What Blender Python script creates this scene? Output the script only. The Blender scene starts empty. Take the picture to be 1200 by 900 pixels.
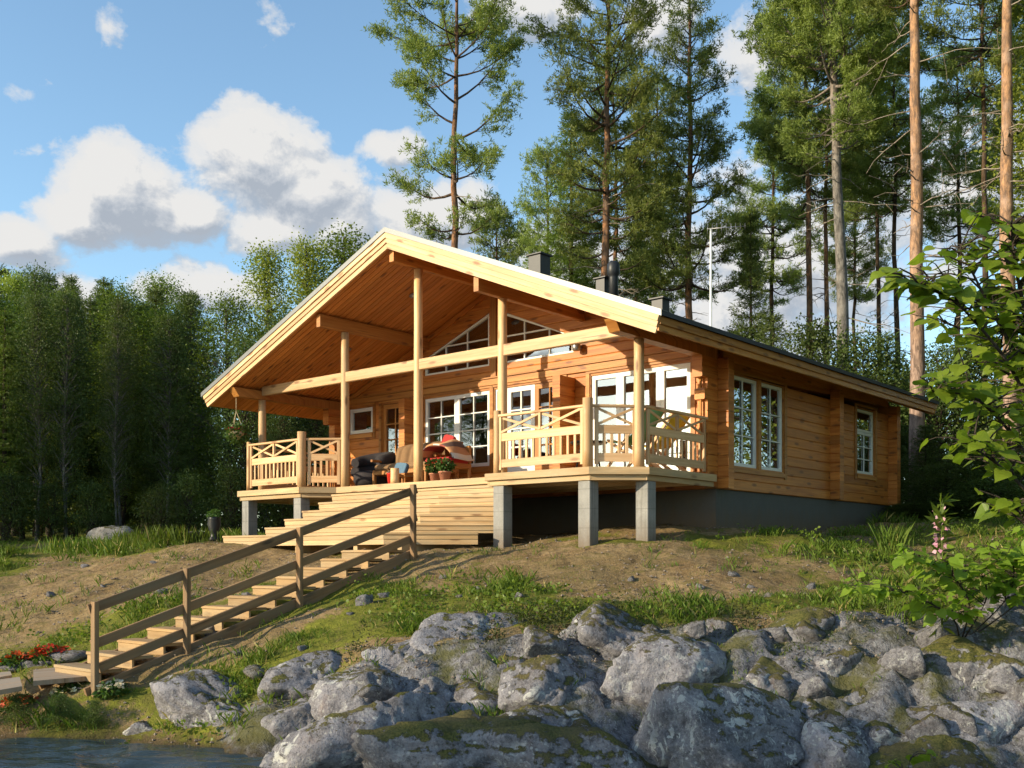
import bpy, math, random
import numpy as np
from mathutils import Vector, Matrix, noise as mn
from math import sin, cos, pi, radians, sqrt, atan2

random.seed(7)
RNG = np.random.default_rng(11)
scene = bpy.context.scene
COL = scene.collection

# ------------------------------------------------------------------ place: measured from the photograph
F, H, TH = 1223.8, 652.9, radians(40.72)     # focal length / horizon (pixels of a 1200 wide frame), house yaw
OX, OY = -2.2668, 19.0054                    # ground point below the middle of the front gable
CT, ST = cos(TH), sin(TH)
WATER_Z = -2.0
SLOPE, APEX, HALF = 0.4074, 5.93, 5.864      # roof


def W(a, b, z=0.0):
    return Vector((OX + a * CT + b * ST, OY - a * ST + b * CT, z))


def at(px, Y, py=None):
    X = (px - 600) / F * Y
    return (X, Y) if py is None else (X, Y, (H - py) / F * Y)


# ------------------------------------------------------------------ object helpers
def link(o, parent=None):
    COL.objects.link(o)
    if parent is not None:
        o.parent = parent
    return o


def tag(o, label=None, cat=None, group=None, kind=None):
    if label: o['label'] = label
    if cat: o['category'] = cat
    if group: o['group'] = group
    if kind: o['kind'] = kind
    return o


def empty(name, loc=(0, 0, 0), rz=0.0):
    o = bpy.data.objects.new(name, None)
    o.empty_display_size = .2
    o.location = loc
    o.rotation_euler = (0, 0, rz)
    return link(o)


def copy_tree(o, parent=None):
    c = o.copy()
    COL.objects.link(c)
    if parent is not None: c.parent = parent
    for ch in list(o.children):
        copy_tree(ch, c)
    return c


def fast_mesh(name, V, nper, rnd=None, smooth=False):
    """V: (n, nper, 3) array of separate polygons"""
    n = len(V)
    me = bpy.data.meshes.new(name)
    me.vertices.add(n * nper)
    me.vertices.foreach_set('co', np.ascontiguousarray(V, dtype=np.float32).ravel())
    me.loops.add(n * nper)
    me.loops.foreach_set('vertex_index', np.arange(n * nper, dtype=np.int32))
    me.polygons.add(n)
    me.polygons.foreach_set('loop_start', np.arange(0, n * nper, nper, dtype=np.int32))
    if rnd is None: rnd = RNG.random(n)
    at_ = me.attributes.new('rnd', 'FLOAT', 'FACE')
    at_.data.foreach_set('value', np.asarray(rnd, dtype=np.float32))
    me.update(calc_edges=True)
    me.validate()
    return me


def mesh_obj(name, me, mat, parent=None):
    o = bpy.data.objects.new(name, me)
    me.materials.clear()
    me.materials.append(mat)
    return link(o, parent)


class MB:
    """collects solids into ONE mesh, with metre-true UVs (u along the grain) and a random value per piece"""
    def __init__(s):
        s.v, s.f, s.uv, s.r, s.sm = [], [], [], [], []

    def face(s, idx, uvs, r, smooth=False):
        s.f.append(idx); s.uv.append(uvs); s.r.append(r); s.sm.append(smooth)

    def loft(s, rings, us, r=None, smooth=False, caps=True, closed=True):
        """rings: list of equally long point lists; us: u value for each ring"""
        if r is None: r = random.random()
        off = random.uniform(0, 80)
        vo = random.uniform(0, 40)
        n = len(rings[0]); base = len(s.v)
        for R in rings: s.v.extend([tuple(p) for p in R])
        per = [0.0]
        for i in range(n):
            per.append(per[-1] + (Vector(rings[0][(i + 1) % n]) - Vector(rings[0][i])).length)
        for k in range(len(rings) - 1):
            for i in range(n if closed else n - 1):
                j = (i + 1) % n
                s.face((base + k * n + i, base + k * n + j, base + (k + 1) * n + j, base + (k + 1) * n + i),
                       ((us[k] + off, per[i] + vo), (us[k] + off, per[i + 1] + vo), (us[k + 1] + off, per[i + 1] + vo), (us[k + 1] + off, per[i] + vo)), r, smooth)
        if caps:
            for k, rev in ((0, True), (len(rings) - 1, False)):
                idx = [base + k * n + i for i in range(n)]
                c = Vector(rings[k][0])
                e1 = (Vector(rings[k][1]) - c).normalized() if (Vector(rings[k][1]) - c).length > 1e-6 else Vector((1, 0, 0))
                uv = []
                for p in rings[k]:
                    d = Vector(p) - c
                    a = d.dot(e1); b = sqrt(max(0, d.length_squared - a * a))
                    uv.append((a * .3 + off, b + vo))
                if rev: idx.reverse(); uv.reverse()
                s.face(tuple(idx), tuple(uv), r)

    def bar(s, p0, p1, w, h, ch=0.004, up=(0, 0, 1), r=None, roll=0.0):
        p0, p1 = Vector(p0), Vector(p1)
        d = (p1 - p0); L = d.length; d.normalize()
        upv = Vector(up)
        if abs(d.dot(upv)) > .98: upv = Vector((0, 1, 0))
        side = d.cross(upv).normalized(); upv = side.cross(d).normalized()
        if ch > 0:
            pr = [(-w/2+ch, -h/2), (w/2-ch, -h/2), (w/2, -h/2+ch), (w/2, h/2-ch), (w/2-ch, h/2), (-w/2+ch, h/2), (-w/2, h/2-ch), (-w/2, -h/2+ch)]
        else:
            pr = [(-w/2, -h/2), (w/2, -h/2), (w/2, h/2), (-w/2, h/2)]
        s.loft([[p + side * x + upv * y for x, y in pr] for p in (p0, p1)], (0, L), r)

    def box(s, x0, x1, y0, y1, z0, z1, axis='x', ch=0.004, r=None):
        cx, cy, cz = (x0+x1)/2, (y0+y1)/2, (z0+z1)/2
        if axis == 'x': s.bar((x0, cy, cz), (x1, cy, cz), y1-y0, z1-z0, ch, r=r)
        elif axis == 'y': s.bar((cx, y0, cz), (cx, y1, cz), x1-x0, z1-z0, ch, r=r)
        else: s.bar((cx, cy, z0), (cx, cy, z1), x1-x0, y1-y0, ch, up=(0, 1, 0), r=r)

    def cyl(s, p0, p1, r0, r1=None, n=14, r=None, seg=1, wob=0.0):
        r1 = r0 if r1 is None else r1
        p0, p1 = Vector(p0), Vector(p1)
        d = p1 - p0; L = d.length; d.normalize()
        t = Vector((1, 0, 0)) if abs(d.x) < .9 else Vector((0, 1, 0))
        e1 = d.cross(t).normalized(); e2 = d.cross(e1)
        rings, us = [], []
        for k in range(seg + 1):
            q = k / seg
            rr = (r0 + (r1 - r0) * q) * (1 + random.uniform(-wob, wob))
            rings.append([p0 + d * L * q + (e1 * cos(-2*pi*i/n) + e2 * sin(-2*pi*i/n)) * rr for i in range(n)])
            us.append(L * q)
        s.loft(rings, us, r, smooth=True)

    def tube(s, pts, rad, n=8, r=None):
        pts = [Vector(p) for p in pts]
        rings, us, u = [], [], 0
        for k, p in enumerate(pts):
            d = (pts[min(k+1, len(pts)-1)] - pts[max(k-1, 0)]).normalized()
            t = Vector((0, 0, 1)) if abs(d.z) < .9 else Vector((1, 0, 0))
            e1 = d.cross(t).normalized(); e2 = d.cross(e1)
            rr = rad[k] if hasattr(rad, '__len__') else rad
            rings.append([p + (e1 * cos(-2*pi*i/n) + e2 * sin(-2*pi*i/n)) * rr for i in range(n)])
            if k: u += (p - pts[k-1]).length
            us.append(u)
        s.loft(rings, us, r, smooth=True)

    def lathe(s, c, prof, n=20, r=None):
        c = Vector(c); rings, us, u = [], [], 0
        for k, (rr, z) in enumerate(prof):
            rings.append([c + Vector((rr * cos(2*pi*i/n), rr * sin(2*pi*i/n), z)) for i in range(n)])
            if k: u += sqrt((rr - prof[k-1][0])**2 + (z - prof[k-1][1])**2)
            us.append(u)
        s.loft(rings, us, r, smooth=True)

    def poly_prism(s, pts, d, r=None):
        """pts: planar polygon (3D points), extruded by vector d"""
        d = Vector(d)
        A = [Vector(p) for p in pts]
        s.loft([A, [p + d for p in A]], (0, d.length), r)

    def hexa(s, f, b, r=None):
        """front 4 points and back 4 points, u along the first edge"""
        if r is None: r = random.random()
        ou, ov = random.uniform(0, 80), random.uniform(0, 40)
        base = len(s.v); P = [Vector(p) for p in list(f) + list(b)]
        s.v.extend([tuple(p) for p in P])
        e = (P[1] - P[0])
        e = e.normalized() if e.length > 1e-6 else (P[2] - P[3]).normalized()
        for q in ((0, 1, 2, 3), (5, 4, 7, 6), (4, 5, 1, 0), (3, 2, 6, 7), (1, 5, 6, 2), (4, 0, 3, 7)):
            uv = []
            for i in q:
                d = P[i] - P[0]
                a = d.dot(e); uv.append((a + ou, sqrt(max(0, d.length_squared - a * a)) + ov))
            s.face(tuple(base + i for i in q), tuple(uv), r)

    def build(s, name, mat, parent=None, loc=None):
        me = bpy.data.meshes.new(name)
        me.from_pydata(s.v, [], s.f)
        uvl = me.uv_layers.new(name='UVMap')
        flat = [c for uv in s.uv for p in uv for c in p]
        uvl.data.foreach_set('uv', flat)
        a = me.attributes.new('rnd', 'FLOAT', 'FACE')
        a.data.foreach_set('value', s.r)
        me.polygons.foreach_set('use_smooth', s.sm)
        me.update()
        import bmesh
        bm = bmesh.new(); bm.from_mesh(me)
        bmesh.ops.recalc_face_normals(bm, faces=bm.faces)
        bm.to_mesh(me); bm.free()
        o = mesh_obj(name, me, mat, parent)
        if loc is not None: o.location = loc
        return o


# ------------------------------------------------------------------ node helpers
class NT:
    def __init__(s, tree):
        s.t = tree; s.n = tree.nodes; s.l = tree.links

    def new(s, typ, **kw):
        nd = s.n.new(typ)
        for k, v in kw.items():
            if k == 'ins':
                for kk, vv in v.items():
                    sock = nd.inputs[kk]
                    if hasattr(vv, 'is_output') or isinstance(vv, bpy.types.NodeSocket): s.l.new(vv, sock)
                    else: sock.default_value = vv
            else: setattr(nd, k, v)
        return nd

    def math(s, op, a, b=0.0, c=None, clamp=False):
        nd = s.n.new('ShaderNodeMath'); nd.operation = op; nd.use_clamp = clamp
        for i, x in enumerate((a, b) if c is None else (a, b, c)):
            if isinstance(x, bpy.types.NodeSocket): s.l.new(x, nd.inputs[i])
            else: nd.inputs[i].default_value = x
        return nd.outputs[0]

    def vmath(s, op, a, b=(0, 0, 0)):
        nd = s.n.new('ShaderNodeVectorMath'); nd.operation = op
        for i, x in enumerate((a, b)):
            if isinstance(x, bpy.types.NodeSocket): s.l.new(x, nd.inputs[i])
            else: nd.inputs[i].default_value = x
        return nd.outputs['Value'] if op in ('LENGTH', 'DOT_PRODUCT', 'DISTANCE') else nd.outputs[0]

    def ramp(s, fac, stops, interp='LINEAR'):
        nd = s.n.new('ShaderNodeValToRGB'); cr = nd.color_ramp; cr.interpolation = interp
        while len(cr.elements) < len(stops): cr.elements.new(.5)
        for e, (p, c) in zip(cr.elements, stops):
            e.position = p; e.color = (c, c, c, 1) if not hasattr(c, '__len__') else (*c, 1)
        s.l.new(fac, nd.inputs[0])
        return nd.outputs[0]

    def mix(s, fac, a, b, mode='MIX'):
        nd = s.n.new('ShaderNodeMix'); nd.data_type = 'RGBA'; nd.blend_type = mode
        for sock, x in ((nd.inputs[0], fac), (nd.inputs[6], a), (nd.inputs[7], b)):
            if isinstance(x, bpy.types.NodeSocket): s.l.new(x, sock)
            else: sock.default_value = x if not hasattr(x, '__len__') else (*x, 1)[:4]
        return nd.outputs[2]

    def noise(s, vec, scale, detail=3, rough=.55, dist=0.0, out=0):
        nd = s.n.new('ShaderNodeTexNoise')
        nd.inputs['Scale'].default_value = scale; nd.inputs['Detail'].default_value = detail
        nd.inputs['Roughness'].default_value = rough; nd.inputs['Distortion'].default_value = dist
        if vec is not None: s.l.new(vec, nd.inputs['Vector'])
        return nd.outputs[out]

    def voro(s, vec, scale, feature='F1', out='Distance', rnd=1.0, dims='3D'):
        nd = s.n.new('ShaderNodeTexVoronoi'); nd.feature = feature; nd.voronoi_dimensions = dims
        nd.inputs['Scale'].default_value = scale
        if 'Randomness' in nd.inputs: nd.inputs['Randomness'].default_value = rnd
        if vec is not None: s.l.new(vec, nd.inputs['Vector'])
        return nd.outputs[out]

    def mapping(s, vec, scale=(1, 1, 1), loc=(0, 0, 0), rot=(0, 0, 0)):
        nd = s.n.new('ShaderNodeMapping')
        nd.inputs['Scale'].default_value = scale; nd.inputs['Location'].default_value = loc; nd.inputs['Rotation'].default_value = rot
        s.l.new(vec, nd.inputs['Vector'])
        return nd.outputs[0]

    def bump(s, h, strength=.3, dist=.02, normal=None):
        nd = s.n.new('ShaderNodeBump')
        nd.inputs['Strength'].default_value = strength; nd.inputs['Distance'].default_value = dist
        s.l.new(h, nd.inputs['Height'])
        if normal is not None: s.l.new(normal, nd.inputs['Normal'])
        return nd.outputs[0]


def material(name):
    m = bpy.data.materials.new(name); m.use_nodes = True
    nt = NT(m.node_tree)
    bsdf = m.node_tree.nodes['Principled BSDF']
    return m, nt, bsdf


def setc(nt, sock, x):
    if isinstance(x, bpy.types.NodeSocket): nt.l.new(x, sock)
    else: sock.default_value = x if not hasattr(x, '__len__') else (*x, 1)[:4]


def wood(name, light, dark, knot, rough=.5, streak=1.0, knots=1.0, weather=None, var=.42):
    m, nt, b = material(name)
    uv = nt.new('ShaderNodeUVMap').outputs[0]
    rnd = nt.new('ShaderNodeAttribute', attribute_name='rnd').outputs['Fac']
    g1 = nt.noise(nt.mapping(uv, (1.1, 26, 1)), 1.0, 4, .6, .6)
    g2 = nt.noise(nt.mapping(uv, (.5, 7, 1)), 1.0, 3, .5, 1.2)
    g = nt.math('ADD', nt.math('MULTIPLY', g1, .55), nt.math('MULTIPLY', g2, .55))
    col = nt.mix(nt.ramp(g, [(.36, 0), (.7, 1)]), light, dark)
    if streak < 1: col = nt.mix(1 - streak, col, light)
    kv = nt.mapping(uv, (1.5, 5.2, 1))
    kd = nt.voro(kv, 1.0, dims='2D')
    kc = nt.voro(kv, 1.0, out='Color', dims='2D')
    sep = nt.new('ShaderNodeSeparateColor'); nt.l.new(kc, sep.inputs[0])
    kon = nt.math('GREATER_THAN', sep.outputs[0], 1 - .6 * knots)
    kf = nt.math('MULTIPLY', nt.ramp(kd, [(.08, 1), (.19, 0)]), kon)
    col = nt.mix(nt.math('MULTIPLY', kf, .8), col, knot)
    big = nt.noise(nt.mapping(uv, (.35, .9, 1)), 1.0, 2)
    ck = nt.noise(nt.mapping(uv, (.9, 34, 1)), 1.0, 2, .4, .3)
    co = nt.noise(nt.mapping(uv, (.6, 4, 1), (7, 3, 0)), 1.0, 2)
    col = nt.mix(nt.math('MULTIPLY', nt.ramp(ck, [(.655, 0), (.70, .75)]), nt.ramp(co, [(.48, 0), (.58, 1)])), col, tuple(c * .45 for c in knot))
    stn = nt.noise(nt.mapping(uv, (1.3, 2.6, 1), (3, 9, 0)), 1.0, 4, .65)
    col = nt.mix(nt.ramp(stn, [(.56, 0), (.74, .42)]), col, tuple(c * .8 for c in dark))
    v = nt.math('ADD', nt.math('MULTIPLY', rnd, var), nt.math('MULTIPLY', big, .35))
    v = nt.math('ADD', v, 1.0 - var / 2 - .175)
    hsv = nt.new('ShaderNodeHueSaturation', ins={'Color': col, 'Value': v})
    col = hsv.outputs[0]
    if weather:
        wn = nt.noise(nt.mapping(uv, (.8, 6, 1)), 1.0, 4, .6)
        col = nt.mix(nt.ramp(wn, [(.42, 0), (.62, .8)]), col, weather)
    setc(nt, b.inputs['Base Color'], col)
    b.inputs['Roughness'].default_value = rough
    b.inputs['Specular IOR Level'].default_value = .35
    nt.l.new(nt.bump(nt.math('SUBTRACT', g1, nt.math('MULTIPLY', kf, .4)), .35, .004), b.inputs['Normal'])
    return m


def plain(name, col, rough=.5, metal=0.0, var=.12, scale=8, bump=.1, spec=.4):
    m, nt, b = material(name)
    geo = nt.new('ShaderNodeTexCoord').outputs['Object']
    n = nt.noise(geo, scale, 4, .6)
    n2 = nt.noise(geo, scale * 9, 3, .6)
    v = nt.math('ADD', nt.math('MULTIPLY', n, var * 2), nt.math('ADD', nt.math('MULTIPLY', n2, var), 1 - var * 1.5))
    hsv = nt.new('ShaderNodeHueSaturation', ins={'Color': (*col, 1), 'Value': v})
    setc(nt, b.inputs['Base Color'], hsv.outputs[0])
    b.inputs['Roughness'].default_value = rough; b.inputs['Metallic'].default_value = metal
    b.inputs['Specular IOR Level'].default_value = spec
    if bump: nt.l.new(nt.bump(n2, bump, .01), b.inputs['Normal'])
    return m


def leafmat(name, c1, c2, trans=.35, spec=.25, rough=.5, clump=1.2, c3=None):
    m, nt, b = material(name)
    rnd = nt.new('ShaderNodeAttribute', attribute_name='rnd').outputs['Fac']
    obj = nt.new('ShaderNodeTexCoord').outputs['Object']
    inf = nt.new('ShaderNodeObjectInfo').outputs['Random']
    cl = nt.noise(obj, clump, 2)
    f = nt.math('ADD', nt.math('MULTIPLY', rnd, .55), nt.math('MULTIPLY', nt.ramp(cl, [(.35, 0), (.65, 1)]), .45))
    col = nt.mix(f, c1, c2)
    if c3: col = nt.mix(nt.math('GREATER_THAN', rnd, .94), col, c3)
    hsv = nt.new('ShaderNodeHueSaturation', ins={'Color': col, 'Value': nt.math('ADD', nt.math('MULTIPLY', inf, .35), .82),
                                                 'Hue': nt.math('ADD', nt.math('MULTIPLY', inf, .02), .49)})
    col = hsv.outputs[0]
    setc(nt, b.inputs['Base Color'], col)
    b.inputs['Roughness'].default_value = rough; b.inputs['Specular IOR Level'].default_value = spec
    tr = nt.new('ShaderNodeBsdfTranslucent')
    nt.l.new(nt.mix(1.0, col, (1.0, 1.0, .55), 'MULTIPLY'), tr.inputs['Color'])
    mx = nt.new('ShaderNodeMixShader'); mx.inputs[0].default_value = trans
    nt.l.new(b.outputs[0], mx.inputs[1]); nt.l.new(tr.outputs[0], mx.inputs[2])
    nt.l.new(mx.outputs[0], nt.n['Material Output'].inputs['Surface'])
    return m


def barkmat(name, low, high, zmid, plates=1.0):
    """bark: grey low on the trunk, orange higher up, as Scots pine grows"""
    m, nt, b = material(name)
    obj = nt.new('ShaderNodeTexCoord').outputs['Object']
    sep = nt.new('ShaderNodeSeparateXYZ'); nt.l.new(obj, sep.inputs[0])
    n = nt.noise(nt.mapping(obj, (13, 13, 3.6)), 1.0, 5, .7, .6); pl = nt.voro(nt.mapping(obj, (9, 9, 2.6)), 1.0)
    big = nt.noise(obj, .7, 2)
    hz = nt.math('ADD', sep.outputs[2], nt.math('MULTIPLY', nt.math('SUBTRACT', big, .5), 6))
    fz = nt.new('ShaderNodeMapRange', ins={0: hz, 1: zmid - 2.0, 2: zmid + 2.5}).outputs[0]
    col = nt.mix(fz, low, high)
    col = nt.mix(nt.ramp(n, [(.40, .85), (.58, 0)]), col, tuple(c * .30 for c in low)); col = nt.mix(nt.ramp(pl, [(.45, 0), (.75, .6)]), col, tuple(c * .4 for c in low)); pt = nt.noise(obj, 2.3, 3); col = nt.mix(nt.ramp(pt, [(.5, 0), (.66, .5)]), col, tuple(min(1, c * 1.35) for c in low))
    setc(nt, b.inputs['Base Color'], col)
    b.inputs['Roughness'].default_value = .9; b.inputs['Specular IOR Level'].default_value = .15
    nt.l.new(nt.bump(n, .8, .03), b.inputs['Normal'])
    return m


M = {}
M['log'] = wood('log_pine', (.61, .245, .05), (.38, .112, .018), (.15, .05, .014), .5, knots=.9)
M['post'] = wood('peeled_log_pine', (.68, .46, .25), (.50, .29, .125), (.19, .085, .035), .5, knots=.8)
M['beam'] = wood('beam_pine', (.58, .265, .066), (.37, .135, .027), (.17, .06, .02), .5, knots=.8)
M['barge'] = wood('barge_pine', (.72, .49, .27), (.52, .29, .12), (.22, .09, .03), .5, knots=1.0)
M['soffit'] = wood('soffit_pine', (.64, .275, .068), (.45, .155, .032), (.12, .04, .015), .5, knots=.5, var=.3)
M['deck'] = wood('deck_pine', (.58, .40, .215), (.40, .245, .105), (.18, .085, .035), .6, knots=.6, weather=(.36, .275, .16))
M['rail'] = wood('railing_pine', (.70, .47, .26), (.52, .29, .125), (.24, .1, .03), .5, knots=.6)
M['stair'] = wood('weathered_stair_wood', (.33, .19, .085), (.17, .092, .04), (.04, .025, .015), .7, knots=.6, weather=(.20, .14, .08))
M['tread'] = wood('stair_tread_wood', (.40, .255, .115), (.22, .13, .055), (.1, .05, .02), .65, knots=.6, weather=(.34, .25, .14))
M['plank'] = wood('grey_plank_wood', (.42, .30, .19), (.27, .19, .12), (.1, .07, .04), .7, knots=.4, weather=(.36, .3, .23))
M['trim'] = wood('window_trim_pine', (.50, .225, .05), (.31, .11, .02), (.15, .05, .014), .5, knots=.5)
M['white'] = plain('white_paint', (.74, .74, .70), .45, var=.05, bump=.03)
M['concrete'] = plain('concrete', (.25, .242, .225), .9, var=.34, scale=5, bump=.3)
def soiled(m, lo, hi):
    """splashed soil and damp at the foot of cast concrete, board marks above"""
    nt = NT(m.node_tree); b = m.node_tree.nodes['Principled BSDF']
    old = b.inputs['Base Color'].links[0].from_socket
    obj = nt.new('ShaderNodeTexCoord').outputs['Object']; sp = nt.new('ShaderNodeSeparateXYZ'); nt.l.new(obj, sp.inputs[0])
    n = nt.noise(nt.mapping(obj, (7, 7, 3)), 1.0, 5, .7)
    f = nt.new('ShaderNodeMapRange', ins={0: nt.math('ADD', sp.outputs[2], nt.math('MULTIPLY', n, .5)), 1: hi + .25, 2: lo + .25}).outputs[0]
    run = nt.noise(nt.mapping(obj, (16, 16, .7)), 1.0, 4, .6)
    c = nt.mix(nt.ramp(run, [(.52, 0), (.68, .55)]), old, (.10, .095, .085))
    seam = nt.ramp(nt.math('ABSOLUTE', nt.math('SUBTRACT', nt.math('FRACT', nt.math('MULTIPLY', sp.outputs[2], 3.3)), .5)), [(.0, .5), (.03, 0)])
    c = nt.mix(seam, c, (.09, .088, .08))
    c = nt.mix(nt.math('MULTIPLY', f, .8), c, (.13, .09, .055))
    nt.l.new(c, b.inputs['Base Color'])
soiled(M['concrete'], .15, .6)
M['found'] = plain('foundation_render', (.10, .10, .095), .9, var=.2, scale=3, bump=.3)
soiled(M['found'], .55, .95)
M['felt'] = plain('roofing_felt', (.055, .057, .06), .85, var=.15, scale=20, bump=.3)
M['metal'] = plain('galvanised_trim', (.16, .165, .165), .42, metal=.5, var=.08, bump=.03)
M['black'] = plain('black_metal', (.018, .019, .021), .45, var=.1, bump=.04)
M['steel'] = plain('grey_metal', (.30, .30, .31), .35, metal=.7, var=.08, bump=.03)
M['brown_cloth'] = plain('brown_cloth', (.23, .135, .065), .95, var=.25, scale=6, bump=.4)
M['dark_cloth'] = plain('dark_cloth', (.035, .03, .032), .95, var=.5, scale=9, bump=.4)
M['red'] = plain('red_cloth', (.36, .025, .022), .8, var=.15, bump=.2)
M['redplastic'] = plain('red_plastic', (.55, .03, .02), .35, var=.05, bump=0)
M['blue'] = plain('blue_cloth', (.09, .16, .23), .9, var=.15, bump=.2)
M['green_cloth'] = plain('green_cloth', (.16, .46, .22), .85, var=.1, bump=.15)
M['yellow_cloth'] = plain('yellow_cloth', (.72, .55, .05), .85, var=.1, bump=.15)
M['terracotta'] = plain('terracotta', (.42, .17, .10), .8, var=.2, bump=.15)
M['cream'] = plain('cream_curtain', (.72, .70, .56), .95, var=.08, scale=4, bump=.1)
M['room'] = wood('inside_pine', (.40, .22, .08), (.28, .13, .045), (.12, .05, .02), .6, knots=.3)
M['rope'] = plain('rope', (.45, .36, .22), .9, var=.1, bump=.1)
M['lampglass'] = plain('frosted_lamp_glass', (.7, .7, .66), .3, var=.05, bump=0)


def striped(name, cols, scale):
    m, nt, b = material(name)
    uv = nt.new('ShaderNodeUVMap').outputs[0]
    sep = nt.new('ShaderNodeSeparateXYZ'); nt.l.new(uv, sep.inputs[0])
    fr = nt.math('FRACT', nt.math('MULTIPLY', sep.outputs[0], scale))
    n = len(cols)
    col = nt.ramp(fr, [(i / n, c) for i, c in enumerate(cols)], 'CONSTANT')
    setc(nt, b.inputs['Base Color'], col); b.inputs['Roughness'].default_value = .95
    return m


M['stripe'] = striped('striped_cloth', [(.45, .22, .10), (.62, .55, .45), (.30, .07, .05), (.55, .30, .14), (.10, .06, .05)], 2.2)


def glassmat():
    m, nt, b = material('window_glass')
    nt.n.remove(b)
    tr = nt.new('ShaderNodeBsdfTransparent', ins={'Color': (.80, .84, .82, 1)})
    obj = nt.new('ShaderNodeTexCoord').outputs['Object']
    w = nt.bump(nt.noise(obj, 1.3, 1), .035, .1)
    gl = nt.new('ShaderNodeBsdfGlossy', ins={'Roughness': .015, 'Color': (.95, .97, 1, 1), 'Normal': w})
    fr = nt.new('ShaderNodeFresnel', ins={'IOR': 1.75, 'Normal': w}).outputs[0]
    mx = nt.new('ShaderNodeMixShader')
    nt.l.new(nt.math('ADD', nt.math('MULTIPLY', fr, 1.35), .13, clamp=True), mx.inputs[0])
    nt.l.new(tr.outputs[0], mx.inputs[1]); nt.l.new(gl.outputs[0], mx.inputs[2])
    nt.l.new(mx.outputs[0], nt.n['Material Output'].inputs['Surface'])
    return m


M['glass'] = glassmat()
# ================================================================== THE LOG HOUSE (local x = along the front, y = depth, z up)
house = empty('log_house', (OX, OY, 0), -TH)
tag(house, 'honey coloured log house with a gabled porch on grey concrete piers', 'house')
WB, WT, WALL_A, BACK = 3.10, .20, 5.02, 10.88      # front wall plane, thickness, half width, back wall
ZB, ROW = 1.19, .188
ROOF_END = 11.66


def ztop(a): return APEX - SLOPE * abs(a)


def under(a): return APEX - .30 - SLOPE * abs(a)


def logwall(mb, A0, A1, fy, by, openings, toplim, axis):
    """rows of square logs between A0 and A1; openings: functions z->(a0,a1) or None; toplim(z)->(lo,hi)"""
    zs = set()
    zmax = openings['zmax']
    k = 0
    rows = []
    while ZB + k * ROW < zmax:
        rows.append((ZB + k * ROW, min(ZB + (k + 1) * ROW, zmax))); k += 1
    brk = openings['breaks']
    for z0, z1 in rows:
        r = random.random()
        cuts = [z0] + sorted(z for z in brk if z0 + .004 < z < z1 - .004) + [z1]
        for c0, c1 in zip(cuts[:-1], cuts[1:]):
            e = .0008
            def free(z, zz):
                lo, hi = toplim(zz)
                lo, hi = max(lo, A0), min(hi, A1)
                iv = sorted(x for x in (f(zz) for f in openings['fn']) if x)
                out, cur = [], lo
                for a, b in iv:
                    out.append((cur, min(a, hi))); cur = max(cur, b)
                out.append((cur, hi))
                return out
            f0, f1 = free(c0, c0 + e), free(c1, c1 - e)
            for (p0, p1), (q0, q1) in zip(f0, f1):
                if p1 - p0 < .01 and q1 - q0 < .01: continue
                if p1 < p0: p1 = p0
                if q1 < q0: q1 = q0
                ch = .012
                zl = c0 + (ch if c0 == z0 else 0); zh = c1 - (ch if c1 == z1 else 0)
                sgn = 1 if by > fy else -1
                def pt(a, y, z): return (a, y, z) if axis == 'x' else (y, a, z)
                # front face, set out by a chamfer at the log joints
                mb.hexa([pt(p0, fy, zl), pt(p1, fy, zl), pt(q1, fy, zh), pt(q0, fy, zh)],
                        [pt(p0, fy + sgn * ch, c0), pt(p1, fy + sgn * ch, c0), pt(q1, fy + sgn * ch, c1), pt(q0, fy + sgn * ch, c1)], r)
                mb.hexa([pt(p0, fy + sgn * (ch + .0005), c0), pt(p1, fy + sgn * (ch + .0005), c0), pt(q1, fy + sgn * (ch + .0005), c1), pt(q0, fy + sgn * (ch + .0005), c1)],
                        [pt(p0, by, c0), pt(p1, by, c0), pt(q1, by, c1), pt(q0, by, c1)], r)


def rect_op(a0, a1, z0, z1):
    return lambda z: (a0, a1) if z0 < z < z1 else None


HEAD = 3.47
front_ops = dict(leftwin=(-4.72, -3.86, 2.84, HEAD), leftdoor=(-3.58, -2.74, 1.40, HEAD), big=(-2.22, -.27, 1.86, HEAD),
                 side=(-.17, .06, 1.86, HEAD), second=(.14, 1.66, 1.42, HEAD), terrace=(2.28, 4.50, 1.44, HEAD))
GL = dict(z0=3.95, z1=4.32, z2=5.055, aL=-2.2, aR=-.30)    # gable windows, left and right of the middle post
GR = dict(z0=3.95, z1=4.27, z2=5.055, aL=-.02, aR=1.88)


def gl_fn(z):
    if not GL['z0'] < z < GL['z2']: return None
    a = GL['aL'] if z < GL['z1'] else GL['aL'] + (z - GL['z1']) / (GL['z2'] - GL['z1']) * (GL['aR'] - GL['aL'])
    return (a, GL['aR'])


def gr_fn(z):
    if not GR['z0'] < z < GR['z2']: return None
    a = GR['aR'] if z < GR['z1'] else GR['aR'] - (z - GR['z1']) / (GR['z2'] - GR['z1']) * (GR['aR'] - GR['aL'])
    return (GR['aL'], a)


ZPEAK = APEX - .30


def gable_lim(z):
    h = max(0.0, (ZPEAK - z) / SLOPE)
    return (-h, h)


mb = MB()
logwall(mb, -WALL_A, WALL_A, WB, WB + WT,
        dict(fn=[rect_op(*v) for v in front_ops.values()] + [gl_fn, gr_fn], breaks=[v[2] for v in front_ops.values()] + [v[3] for v in front_ops.values()] + [GL['z0'], GL['z1'], GL['z2'], GR['z1']], zmax=ZPEAK), gable_lim, 'x')
mb.build('front_wall', M['log'], house)
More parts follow.
